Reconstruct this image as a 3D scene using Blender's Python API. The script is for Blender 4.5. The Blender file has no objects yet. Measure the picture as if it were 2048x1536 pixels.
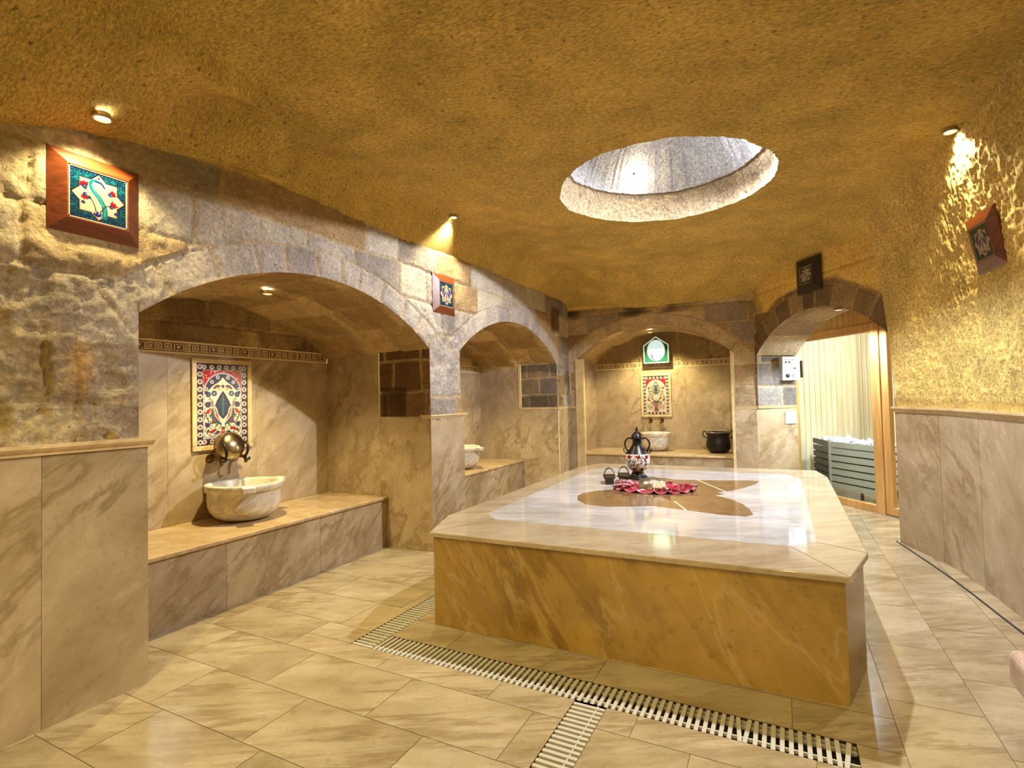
import bpy, bmesh, math, random
import numpy as np
from mathutils import Vector, Matrix
PI = math.pi
SC = bpy.context.scene
COL = SC.collection

# ------------------------------------------------------------------ camera
def cam_axes(yaw, pitch, roll):
    cy, sy = math.cos(yaw), math.sin(yaw)
    f = Vector((-sy*math.cos(pitch), cy*math.cos(pitch), math.sin(pitch)))
    r0 = Vector((cy, sy, 0)); u0 = r0.cross(f)
    r = math.cos(roll)*r0 + math.sin(roll)*u0
    u = -math.sin(roll)*r0 + math.cos(roll)*u0
    return r, u, f
FPX = 1056.46
CR, CU, CF = cam_axes(.472199, .028778, -.0235613)
cd = bpy.data.cameras.new('camera'); co = bpy.data.objects.new('camera', cd); COL.objects.link(co)
cd.sensor_width = 36; cd.lens = 36*FPX/2048; cd.clip_start = .02
M = Matrix.Identity(4)
for i in range(3):
    M[i][0] = CR[i]; M[i][1] = CU[i]; M[i][2] = -CF[i]
M[2][3] = 1.45
co.matrix_world = M
SC.camera = co

# ------------------------------------------------------------------ world, exposure
w = bpy.data.worlds.new('world'); SC.world = w; w.use_nodes = True
w.node_tree.nodes['Background'].inputs[0].default_value = (1.0, .76, .28, 1)
w.node_tree.nodes['Background'].inputs[1].default_value = 1.2
SC.view_settings.view_transform = 'Standard'; SC.view_settings.look = 'None'
SC.view_settings.gamma = 1; SC.view_settings.use_curve_mapping = False
SC.view_settings.exposure = 0.64
SC.cycles.max_bounces = 9; SC.cycles.diffuse_bounces = 6; SC.cycles.glossy_bounces = 4
SC.cycles.transparent_max_bounces = 12
SC.cycles.caustics_reflective = False; SC.cycles.caustics_refractive = False
SC.cycles.sample_clamp_indirect = 4.0; SC.cycles.blur_glossy = 1.0

WARM = (1.0, .87, .40); COOL = (.86, .91, 1.0); NEUT = (1.0, .90, .76)
def spot(name, loc, aim, power, col, size=110, blend=.5, rad=.025, parent=None):
    l = bpy.data.lights.new(name, 'SPOT'); l.energy = power; l.color = col
    l.spot_size = math.radians(size); l.spot_blend = blend; l.shadow_soft_size = rad
    o = bpy.data.objects.new(name, l); COL.objects.link(o); o.location = loc
    o.rotation_euler = (Vector(aim)-Vector(loc)).to_track_quat('-Z', 'Y').to_euler()
    return o
def point(name, loc, power, col, rad=.03):
    l = bpy.data.lights.new(name, 'POINT'); l.energy = power; l.color = col; l.shadow_soft_size = rad
    o = bpy.data.objects.new(name, l); COL.objects.link(o); o.location = loc
    return o

# lamps of the room, plus two unseen spots added as fill (fixtures are built further down at the same places)
LAMPS = [
 # name, location, aim, watts, colour, cone, blend
 ('a', (-2.875, 1.35, 2.825), (-2.95, 1.42, .6), 42, (1.0, .88, .50), 118, .4),
 ('b', (-2.86, 4.40, 3.25), (-2.93, 4.42, 1.0), 80, (1.0, .87, .56), 110, .5),
 ('c', (1.068, 4.48, 3.155), (1.06, 4.40, 1.0), 85, (1.0, .88, .58), 120, .5),
 ('d', (-3.70, 2.91, 2.335), (-3.66, 2.91, 0), 140, (1.0, .85, .40), 112, .8),
 ('e', (-3.70, 6.05, 2.38), (-3.70, 6.05, 0), 140, (1.0, .85, .40), 116, .8),
 ('f', (-1.84, 8.46, 2.44), (-1.84, 8.50, 0), 110, (1.0, .87, .46), 128, .5),
 ('g', (.62, 7.25, 2.38), (.62, 7.25, 0), 220, (.70, .83, 1.0), 130, .4),
 ('k', (-1.6, -.5, 3.14), (-1.6, .2, 0), 175, WARM, 106, .6),  # added fill, out of view: brightens the floor and its bounce
 ('m', (.1, .6, 3.16), (-.1, .9, 0), 125, WARM, 100, .6),  # second added fill spot, also out of view
]
for n, loc, aim, p, c, size, bl in LAMPS:
    if p: spot('lamp_light_'+n, loc, aim, p, c, size, bl)
spot('skylight_flood', (-.26, 4.58, 3.47), (-.95, 4.45, 1.6), 400, COOL, 162, .6, .03)
point('skylight_lamp_right', (-.22, 4.60, 3.52), 18, COOL, .035)
point('skylight_lamp_far', (-1.205, 5.07, 3.57), 9, (1.0, .86, .60), .03)
point('sauna_lamp', (1.45, 8.05, 2.2), 120, (.88, .94, 1.0), .06)

# ------------------------------------------------------------------ helpers
def s2l(c):
    return tuple(((x/255)/12.92 if x/255 <= .04045 else ((x/255+.055)/1.055)**2.4) for x in c)
def s2ln(a):
    a = np.asarray(a, float)/255
    return np.where(a <= .04045, a/12.92, ((a+.055)/1.055)**2.4)
def tag(o, label=None, cat=None, group=None, kind=None):
    if label: o['label'] = label
    if cat: o['category'] = cat
    if group: o['group'] = group
    if kind: o['kind'] = kind
    return o
def empty(name, loc=(0, 0, 0), rz=0, label=None, cat=None, group=None, kind=None):
    o = bpy.data.objects.new(name, None); COL.objects.link(o); o.location = loc; o.rotation_euler = (0, 0, rz)
    o.empty_display_size = .05
    return tag(o, label, cat, group, kind)
def link_mesh(name, me, mat, parent=None, smooth=False):
    for m in (mat if isinstance(mat, (list, tuple)) else [mat]): me.materials.append(m)
    if smooth: me.polygons.foreach_set('use_smooth', np.ones(len(me.polygons), bool))
    o = bpy.data.objects.new(name, me); COL.objects.link(o)
    if parent: o.parent = parent
    return o
def bm_obj(name, bm, mat, parent=None, smooth=False):
    bmesh.ops.recalc_face_normals(bm, faces=bm.faces)
    me = bpy.data.meshes.new(name); bm.to_mesh(me); bm.free()
    return link_mesh(name, me, mat, parent, smooth)
def bx(bm, x0, x1, y0, y1, z0, z1, bev=0, seg=2, M=None):
    t = bmesh.new(); bmesh.ops.create_cube(t, size=1)
    for v in t.verts: v.co = Vector(((v.co.x+.5)*(x1-x0)+x0, (v.co.y+.5)*(y1-y0)+y0, (v.co.z+.5)*(z1-z0)+z0))
    if bev: bmesh.ops.bevel(t, geom=list(t.edges), offset=bev, segments=seg, affect='EDGES', profile=.5)
    if M is not None: t.transform(M)
    join(bm, t)
def join(bm, t):
    me = bpy.data.meshes.new('tmp'); t.to_mesh(me); t.free(); bm.from_mesh(me); bpy.data.meshes.remove(me)
def box_obj(name, mat, x0, x1, y0, y1, z0, z1, bev=.003, parent=None, M=None):
    bm = bmesh.new(); bx(bm, x0, x1, y0, y1, z0, z1, bev, M=M); return bm_obj(name, bm, mat, parent)
def prism(bm, pts, z0, z1, bev=0):
    t = bmesh.new()
    vs = [t.verts.new((p[0], p[1], z0)) for p in pts]; f = t.faces.new(vs)
    r = bmesh.ops.extrude_face_region(t, geom=[f])
    for v in r['geom']:
        if isinstance(v, bmesh.types.BMVert): v.co.z = z1
    bmesh.ops.recalc_face_normals(t, faces=t.faces)
    if bev:
        ed = [e for e in t.edges if abs(e.verts[0].co.z-z1) < 1e-6 and abs(e.verts[1].co.z-z1) < 1e-6]
        bmesh.ops.bevel(t, geom=ed, offset=bev, segments=4, affect='EDGES', profile=.5)
    join(bm, t)
def lathe(bm, prof, n=48, c=(0, 0, 0), M=None, ring=False):
    t = bmesh.new(); rows = []
    for r, z in prof:
        if r < 1e-5: rows.append([t.verts.new((0, 0, z))]*n)
        else: rows.append([t.verts.new((r*math.cos(2*PI*k/n), r*math.sin(2*PI*k/n), z)) for k in range(n)])
    for a, b in zip(rows[:-1], rows[1:]):
        for k in range(n):
            q = []
            for v in (a[k], a[(k+1) % n], b[(k+1) % n], b[k]):
                if v not in q: q.append(v)
            if len(q) > 2:
                try: t.faces.new(q)
                except ValueError: pass
    if M is not None: t.transform(M)
    t.transform(Matrix.Translation(c)); join(bm, t)
def tube(bm, pts, r, n=10, closed=False, cap=True):
    pts = [Vector(p) for p in pts]; t = bmesh.new(); rings = []
    N = len(pts); rr = r if hasattr(r, '__len__') else [r]*N
    up = None
    for i, p in enumerate(pts):
        a = pts[(i-1) % N] if (i > 0 or closed) else p
        b = pts[(i+1) % N] if (i < N-1 or closed) else p
        d = (b-a).normalized()
        if up is None: up = Vector((0, 0, 1)) if abs(d.z) < .9 else Vector((1, 0, 0))
        s = d.cross(up).normalized(); up = s.cross(d).normalized()
        rings.append([t.verts.new(p + rr[i]*(math.cos(2*PI*k/n)*s + math.sin(2*PI*k/n)*up)) for k in range(n)])
    for i in range(N if closed else N-1):
        a, b = rings[i], rings[(i+1) % N]
        for k in range(n): t.faces.new((a[k], a[(k+1) % n], b[(k+1) % n], b[k]))
    if cap and not closed:
        t.faces.new(rings[0][::-1]); t.faces.new(rings[-1])
    join(bm, t)
def crom(P, n=8, closed=False):
    P = [Vector(p) for p in P]; out = []; N = len(P)
    for i in range(N if closed else N-1):
        if closed: a, b, c, d = P[(i-1) % N], P[i], P[(i+1) % N], P[(i+2) % N]
        else: a, b, c, d = P[max(i-1, 0)], P[i], P[i+1], P[min(i+2, N-1)]
        for k in range(n):
            t = k/n
            out.append(.5*((2*b)+(c-a)*t+(2*a-5*b+4*c-d)*t*t+(3*b-3*c+d-a)*t**3))
    if not closed: out.append(P[-1])
    return out
# value noise
_R = np.random.RandomState(7).rand(1 << 16)
def _h(i, j, k): return _R[((i*73856093) ^ (j*19349663) ^ (k*83492791)) & 0xffff]
def vnoise(P):
    P = np.asarray(P, float); I = np.floor(P).astype(np.int64); F = P-I; F = F*F*(3-2*F)
    i, j, k = I[..., 0], I[..., 1], I[..., 2]; x, y, z = F[..., 0], F[..., 1], F[..., 2]
    r = 0
    for dx in (0, 1):
        for dy in (0, 1):
            for dz in (0, 1):
                r = r + _h(i+dx, j+dy, k+dz)*np.where(dx, x, 1-x)*np.where(dy, y, 1-y)*np.where(dz, z, 1-z)
    return r
def fbm(P, o=4, s=1.0):
    P = np.asarray(P, float)*s; r = 0; a = .5; t = 0
    for _ in range(o): r = r + a*vnoise(P); t += a; a *= .55; P = P*2.03+11.3
    return r/t - .5
def ridged(P, o=4, s=1.0):
    P = np.asarray(P, float)*s; r = 0; a = .5; t = 0
    for _ in range(o): r = r + a*(1-np.abs(2*vnoise(P)-1)); t += a; a *= .55; P = P*2.03+11.3
    return r/t - .5
def smooth(a, b, x):
    t = np.clip((x-a)/(b-a), 0, 1); return t*t*(3-2*t)
def grid_obj(name, P, mat, col=None, smoothf=True, parent=None, flip=False, mask=None, close_u=False):
    nu, nv = P.shape[:2]
    idx = np.arange(nu*nv).reshape(nu, nv)
    if close_u: idx = np.vstack([idx, idx[:1]])
    q = np.stack([idx[:-1, :-1], idx[1:, :-1], idx[1:, 1:], idx[:-1, 1:]], -1)
    if flip: q = q[..., ::-1]
    if mask is not None: q = q[mask]
    q = q.reshape(-1, 4)
    me = bpy.data.meshes.new(name)
    me.vertices.add(nu*nv); me.vertices.foreach_set('co', P.reshape(-1).astype(np.float32))
    me.loops.add(q.size); me.loops.foreach_set('vertex_index', q.reshape(-1).astype(np.int32))
    me.polygons.add(len(q)); me.polygons.foreach_set('loop_start', (np.arange(len(q))*4).astype(np.int32))
    me.update(calc_edges=True)
    if col is not None:
        a = me.color_attributes.new('Col', 'FLOAT_COLOR', 'POINT')
        c = np.ones((nu*nv, 4), np.float32); c[:, :3] = col.reshape(-1, 3); a.data.foreach_set('color', c.reshape(-1))
    return link_mesh(name, me, mat, parent, smoothf)
# slabs: list of quads (4 points each), each with its own random number for the marble
def slab_obj(name, quads, mat, parent=None, seed=1):
    rs = random.Random(seed); V = []; F = []; R = []
    for q in quads:
        b = len(V); V += [tuple(p) for p in q]; F.append(tuple(range(b, b+len(q)))); R += [rs.random()]*len(q)
    me = bpy.data.meshes.new(name); me.from_pydata(V, [], F); me.update()
    a = me.attributes.new('rnd', 'FLOAT', 'POINT'); a.data.foreach_set('value', np.array(R, np.float32))
    return link_mesh(name, me, mat, parent)

# ------------------------------------------------------------------ materials
def new_mat(name):
    m = bpy.data.materials.new(name); m.use_nodes = True; nt = m.node_tree
    return m, nt, nt.nodes['Principled BSDF']
def simple(name, col, rough=.5, metal=0, noise=0, spec=None, coat=0):
    m, nt, b = new_mat(name); c = s2l(col)
    b.inputs['Base Color'].default_value = (*c, 1); b.inputs['Roughness'].default_value = rough
    b.inputs['Metallic'].default_value = metal
    if coat: b.inputs['Coat Weight'].default_value = coat
    if noise:
        N = nt.nodes; L = nt.links
        tc = N.new('ShaderNodeTexCoord'); n = N.new('ShaderNodeTexNoise'); n.inputs['Scale'].default_value = 22
        n.inputs['Detail'].default_value = 6
        L.new(tc.outputs['Object'], n.inputs['Vector'])
        r = N.new('ShaderNodeMix'); r.data_type = 'RGBA'
        r.inputs[6].default_value = (*[x*(1-noise) for x in c], 1); r.inputs[7].default_value = (*[min(1, x*(1+noise)) for x in c], 1)
        L.new(n.outputs['Fac'], r.inputs[0]); L.new(r.outputs[2], b.inputs['Base Color'])
        bu = N.new('ShaderNodeBump'); bu.inputs['Strength'].default_value = .15; bu.inputs['Distance'].default_value = .01
        L.new(n.outputs['Fac'], bu.inputs['Height']); L.new(bu.outputs[0], b.inputs['Normal'])
    return m
def emis(name, col, st):
    m, nt, b = new_mat(name); b.inputs['Base Color'].default_value = (*col, 1)
    b.inputs['Emission Color'].default_value = (*col, 1); b.inputs['Emission Strength'].default_value = st
    return m
def marble(name, base, vein, dark, rough=.22, scale=1.0, streak=1.0, white=False, d=(.5, .6, .62)):
    """polished stone: fine clouds, long slanting veins, a few darker patches; each slab has its own piece of it"""
    m, nt, b = new_mat(name); N = nt.nodes; L = nt.links
    def nd(t): return N.new('ShaderNode'+t)
    tc = nd('TexCoord'); at = nd('Attribute'); at.attribute_name = 'rnd'
    mul = nd('VectorMath'); mul.operation = 'SCALE'; mul.inputs[0].default_value = (37.3, 21.7, 53.1)
    L.new(at.outputs['Fac'], mul.inputs['Scale'])
    add = nd('VectorMath'); L.new(tc.outputs['Object'], add.inputs[0]); L.new(mul.outputs[0], add.inputs[1])
    dv = Vector(d).normalized()
    def noise(src, sc, det, rg=.6, dis=0):
        n = nd('TexNoise'); n.inputs['Scale'].default_value = sc*scale; n.inputs['Detail'].default_value = det
        n.inputs['Roughness'].default_value = rg; n.inputs['Distortion'].default_value = dis; L.new(src, n.inputs['Vector']); return n.outputs['Fac']
    def stretched(k):
        dt = nd('VectorMath'); dt.operation = 'DOT_PRODUCT'; dt.inputs[1].default_value = dv; L.new(add.outputs[0], dt.inputs[0])
        sc = nd('VectorMath'); sc.operation = 'SCALE'; sc.inputs[0].default_value = dv*(-(1-k)); L.new(dt.outputs['Value'], sc.inputs['Scale'])
        ad = nd('VectorMath'); L.new(add.outputs[0], ad.inputs[0]); L.new(sc.outputs[0], ad.inputs[1]); return ad.outputs[0]
    def ramp(src, stops):
        r = nd('ValToRGB'); e = r.color_ramp.elements
        e[0].position, c = stops[0]; e[0].color = (c, c, c, 1); e[1].position, c = stops[-1]; e[1].color = (c, c, c, 1)
        for p, c in stops[1:-1]: x = e.new(p); x.color = (c, c, c, 1)
        L.new(src, r.inputs[0]); return r.outputs[0]
    s1 = stretched(.16); s2 = stretched(.5)
    cloud = noise(s2, 3.4, 12, .68, .35)
    fine = noise(add.outputs[0], 26, 4, .6)
    vein_n = noise(s1, 3.6, 9, .62, .25); patch = noise(s2, 1.6, 9, .64, .4); msk = noise(add.outputs[0], 1.1, 3)
    r1 = nd('ValToRGB'); e = r1.color_ramp.elements; bb = s2l(base)
    e[0].position = .32; e[0].color = (bb[0]*.72, bb[1]*.67, bb[2]*.55, 1); e[1].position = .68; e[1].color = (*[min(1, q*1.14) for q in bb], 1)
    L.new(cloud, r1.inputs[0])
    def mix(f, a, bcol, fac=1.0):
        k = nd('Mix'); k.data_type = 'RGBA'; mm = nd('Math'); mm.operation = 'MULTIPLY'; mm.inputs[1].default_value = fac
        L.new(f, mm.inputs[0]); L.new(mm.outputs[0], k.inputs[0]); L.new(a, k.inputs[6]); k.inputs[7].default_value = (*s2l(bcol), 1)
        return k.outputs[2]
    def mul2(a, b2):
        k = nd('Math'); k.operation = 'MULTIPLY'; L.new(a, k.inputs[0]); L.new(b2, k.inputs[1]); return k.outputs[0]
    vm = mul2(ramp(vein_n, [(.455, 0), (.495, .9), (.505, 1), (.56, 0)]), ramp(msk, [(.42, 0), (.58, 1)]))
    c = mix(vm, r1.outputs[0], vein, .75*streak)
    c = mix(ramp(patch, [(.57, 0), (.61, .8), (.70, 1)]), c, dark, .42*streak)
    c = mix(ramp(noise(s1, 2.4, 6, .55, .3), [(.488, 0), (.5, 1), (.512, 0)]), c, (240, 228, 204), .09)
    c = mix(ramp(fine, [(.58, 0), (.70, 1)]), c, vein, .34)
    wn = nd('TexWhiteNoise'); wn.noise_dimensions = '1D'; L.new(at.outputs['Fac'], wn.inputs['W'])
    mr = nd('MapRange'); mr.inputs['To Min'].default_value = .90; mr.inputs['To Max'].default_value = 1.06
    L.new(wn.outputs['Value'], mr.inputs['Value'])
    vs = nd('VectorMath'); vs.operation = 'SCALE'; L.new(c, vs.inputs[0]); L.new(mr.outputs[0], vs.inputs['Scale'])
    L.new(vs.outputs[0], b.inputs['Base Color'])
    rr = nd('MapRange'); rr.inputs['To Min'].default_value = rough*.75; rr.inputs['To Max'].default_value = rough*1.4
    L.new(cloud, rr.inputs['Value']); L.new(rr.outputs[0], b.inputs['Roughness'])
    bu = nd('Bump'); bu.inputs['Strength'].default_value = .05; bu.inputs['Distance'].default_value = .006
    L.new(cloud, bu.inputs['Height']); L.new(bu.outputs[0], b.inputs['Normal'])
    return m
def rock(name, chip=1.0, chip_scale=38, spec=1.0, stretch=(1, 1, 1), dist=.02, speck=1.0, con=(.42, 1.5)):
    """tuff: vertex colour of the surface times fine grain, specks, chisel marks"""
    m, nt, b = new_mat(name); N = nt.nodes; L = nt.links
    def nd(t): return N.new('ShaderNode'+t)
    tc = nd('TexCoord'); at = nd('Attribute'); at.attribute_name = 'Col'
    mp = nd('Mapping'); mp.inputs['Scale'].default_value = stretch; L.new(tc.outputs['Object'], mp.inputs[0])
    n1 = nd('TexNoise'); n1.inputs['Scale'].default_value = chip_scale; n1.inputs['Detail'].default_value = 8; n1.inputs['Roughness'].default_value = .65
    n1.inputs['Distortion'].default_value = .6
    L.new(mp.outputs[0], n1.inputs['Vector'])
    n2 = nd('TexNoise'); n2.inputs['Scale'].default_value = 3.3; n2.inputs['Detail'].default_value = 6
    L.new(tc.outputs['Object'], n2.inputs['Vector'])
    vo = nd('TexVoronoi'); vo.inputs['Scale'].default_value = 24; vo.inputs['Randomness'].default_value = 1
    n5 = nd('TexNoise'); n5.inputs['Scale'].default_value = 60; n5.inputs['Detail'].default_value = 2
    L.new(tc.outputs['Object'], n5.inputs['Vector'])
    ad = nd('VectorMath'); ad.operation = 'MULTIPLY_ADD'; ad.inputs[1].default_value = (.03, .03, .03)
    L.new(n5.outputs['Color'], ad.inputs[0]); L.new(tc.outputs['Object'], ad.inputs[2]); L.new(ad.outputs[0], vo.inputs['Vector'])
    sep = nd('SeparateColor'); L.new(vo.outputs['Color'], sep.inputs[0])
    th = nd('MapRange'); th.inputs['From Min'].default_value = .6; th.inputs['From Max'].default_value = 1.0
    th.inputs['To Min'].default_value = 0; th.inputs['To Max'].default_value = .26*speck
    L.new(sep.outputs[0], th.inputs['Value'])
    lt = nd('Math'); lt.operation = 'LESS_THAN'; L.new(vo.outputs['Distance'], lt.inputs[0]); L.new(th.outputs[0], lt.inputs[1])
    g = nd('MapRange'); g.inputs['From Min'].default_value = .3; g.inputs['From Max'].default_value = .7
    g.inputs['To Min'].default_value = con[0]; g.inputs['To Max'].default_value = con[1]; L.new(n1.outputs['Fac'], g.inputs['Value'])
    g2 = nd('MapRange'); g2.inputs['From Min'].default_value = .3; g2.inputs['From Max'].default_value = .7
    g2.inputs['To Min'].default_value = .86; g2.inputs['To Max'].default_value = 1.12; L.new(n2.outputs['Fac'], g2.inputs['Value'])
    mm = nd('Math'); mm.operation = 'MULTIPLY'; L.new(g.outputs[0], mm.inputs[0]); L.new(g2.outputs[0], mm.inputs[1])
    vs = nd('VectorMath'); vs.operation = 'SCALE'; L.new(at.outputs['Color'], vs.inputs[0]); L.new(mm.outputs[0], vs.inputs['Scale'])
    mx = nd('Mix'); mx.data_type = 'RGBA'; mx.inputs[7].default_value = (*s2l((96, 62, 30)), 1)
    mf = nd('Math'); mf.operation = 'MULTIPLY'; mf.inputs[1].default_value = .55; L.new(lt.outputs[0], mf.inputs[0])
    L.new(mf.outputs[0], mx.inputs[0]); L.new(vs.outputs[0], mx.inputs[6]); L.new(mx.outputs[2], b.inputs['Base Color'])
    b.inputs['Roughness'].default_value = .92; b.inputs['Specular IOR Level'].default_value = .25
    h = nd('Math'); h.operation = 'SUBTRACT'; L.new(n1.outputs['Fac'], h.inputs[0])
    hh = nd('Math'); hh.operation = 'MULTIPLY'; hh.inputs[1].default_value = .5; L.new(lt.outputs[0], hh.inputs[0]); L.new(hh.outputs[0], h.inputs[1])
    bu = nd('Bump'); bu.inputs['Strength'].default_value = .9*chip; bu.inputs['Distance'].default_value = dist
    L.new(h.outputs[0], bu.inputs['Height']); L.new(bu.outputs[0], b.inputs['Normal'])
    return m
def painted(name, rough=.15, coat=.6):
    m, nt, b = new_mat(name); at = nt.nodes.new('ShaderNodeAttribute'); at.attribute_name = 'Col'
    nt.links.new(at.outputs['Color'], b.inputs['Base Color']); b.inputs['Roughness'].default_value = rough
    b.inputs['Coat Weight'].default_value = coat; b.inputs['Coat Roughness'].default_value = .08
    return m
def wood(name, c1, c2, rough=.4, axis=2, scale=1.0, coat=0):
    m, nt, b = new_mat(name); N = nt.nodes; L = nt.links
    tc = N.new('ShaderNodeTexCoord'); mp = N.new('ShaderNodeMapping'); s = [14*scale]*3; s[axis] = 1.1*scale
    mp.inputs['Scale'].default_value = s
    oi = N.new('ShaderNodeAttribute'); oi.attribute_name = 'rnd'
    ad = N.new('VectorMath') if False else N.new('ShaderNodeVectorMath'); ad.operation = 'MULTIPLY_ADD'
    ad.inputs[0].default_value = (31, 17, 7)
    cb = N.new('ShaderNodeCombineXYZ')
    for k in range(3): L.new(oi.outputs['Fac'], cb.inputs[k])
    L.new(cb.outputs[0], ad.inputs[1]); L.new(tc.outputs['Object'], ad.inputs[2]); L.new(ad.outputs[0], mp.inputs[0])
    n = N.new('ShaderNodeTexNoise'); n.inputs['Scale'].default_value = 1; n.inputs['Detail'].default_value = 8; n.inputs['Distortion'].default_value = 1.5
    L.new(mp.outputs[0], n.inputs['Vector'])
    r = N.new('ShaderNodeValToRGB'); e = r.color_ramp.elements; e[0].position = .3; e[1].position = .7
    e[0].color = (*s2l(c1), 1); e[1].color = (*s2l(c2), 1)
    L.new(n.outputs['Fac'], r.inputs[0]); L.new(r.outputs[0], b.inputs['Base Color']); b.inputs['Roughness'].default_value = rough
    if coat: b.inputs['Coat Weight'].default_value = coat
    bu = N.new('ShaderNodeBump'); bu.inputs['Strength'].default_value = .08; bu.inputs['Distance'].default_value = .005
    L.new(n.outputs['Fac'], bu.inputs['Height']); L.new(bu.outputs[0], b.inputs['Normal'])
    return m
def glass_mat(name, tint=(.93, .97, .95), gl=.12):
    m = bpy.data.materials.new(name); m.use_nodes = True; nt = m.node_tree; N = nt.nodes; L = nt.links
    N.remove(N['Principled BSDF']); out = N['Material Output']
    t = N.new('ShaderNodeBsdfTransparent'); t.inputs[0].default_value = (*tint, 1)
    g = N.new('ShaderNodeBsdfGlossy'); g.inputs['Roughness'].default_value = .03
    f = N.new('ShaderNodeFresnel'); f.inputs['IOR'].default_value = 1.30
    ge = N.new('ShaderNodeNewGeometry'); iv = N.new('ShaderNodeMath'); iv.operation = 'SUBTRACT'; iv.inputs[0].default_value = 1; L.new(ge.outputs['Backfacing'], iv.inputs[1])
    mu = N.new('ShaderNodeMath'); mu.operation = 'MULTIPLY'; L.new(f.outputs[0], mu.inputs[0]); L.new(iv.outputs[0], mu.inputs[1])
    mx = N.new('ShaderNodeMixShader'); L.new(mu.outputs[0], mx.inputs[0]); L.new(t.outputs[0], mx.inputs[1]); L.new(g.outputs[0], mx.inputs[2])
    L.new(mx.outputs[0], out.inputs['Surface'])
    return m

MB = marble('beige_marble', (172, 152, 124), (126, 104, 70), (128, 106, 74), .24, d=(.3, .72, .62))
MF = marble('floor_marble', (162, 146, 118), (122, 102, 70), (122, 102, 72), .16, 1.2, 1.05, d=(.86, .5, 0))
MP = marble('platform_marble', (154, 124, 64), (98, 66, 26), (106, 74, 32), .2, .8, 1.0, d=(.50, .2, -.84))
MT = marble('platform_top_marble', (168, 152, 130), (130, 108, 84), (130, 108, 84), .07, 1.0, .6, d=(.8, .6, 0))
MW = marble('white_marble', (182, 180, 184), (140, 136, 138), (152, 148, 148), .06, 1.2, .6, d=(.9, .4, 0))
MBR = marble('brown_marble', (120, 92, 60), (92, 68, 42), (94, 70, 44), .10, 2.5, .6)
MS = marble('basin_marble', (214, 206, 192), (136, 130, 122), (146, 138, 124), .3, 3.2, .7)
MC = marble('cornice_marble', (204, 180, 136), (168, 140, 98), (168, 140, 98), .3, 2.0, .4)
RK = rock('tuff_ceiling', 1.0, 52, stretch=(.7, 1.9, 1.2), dist=.05)
RR = rock('tuff_rough', 1.0, 48, dist=.035, speck=.6)
ST = rock('cut_stone', 1.0, 40, dist=.03, speck=.7, con=(.62, 1.28))
CER = painted('painted_ceramic', .12, .5)
FRAME_W = wood('dark_frame_wood', (78, 34, 14), (122, 58, 24), .32, 1, 1.5, coat=.3)
PINE = wood('sauna_pine', (196, 182, 150), (222, 210, 182), .5, 2, .7)
PINE_O = wood('honey_pine', (168, 120, 60), (202, 156, 92), .4, 2, .7)
BRASS = simple('old_brass', (120, 92, 52), .32, 1, .3); BRASS2 = simple('worn_brass', (158, 140, 104), .24, 1, .25)
TIN = simple('tinned_copper', (204, 200, 192), .30, 1, .12)
DARKM = simple('dark_bronze', (34, 30, 27), .34, .6, .4)
COPBLK = simple('blackened_copper', (26, 19, 12), .45, .4, .5)
GROUT = simple('grout', (112, 86, 52), .8)
DARK = simple('drain_dark', (30, 20, 12), .8)
GRATE = simple('grate_plastic', (170, 162, 146), .5)
WHITEP = simple('white_enamel', (190, 192, 200), .35)

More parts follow.
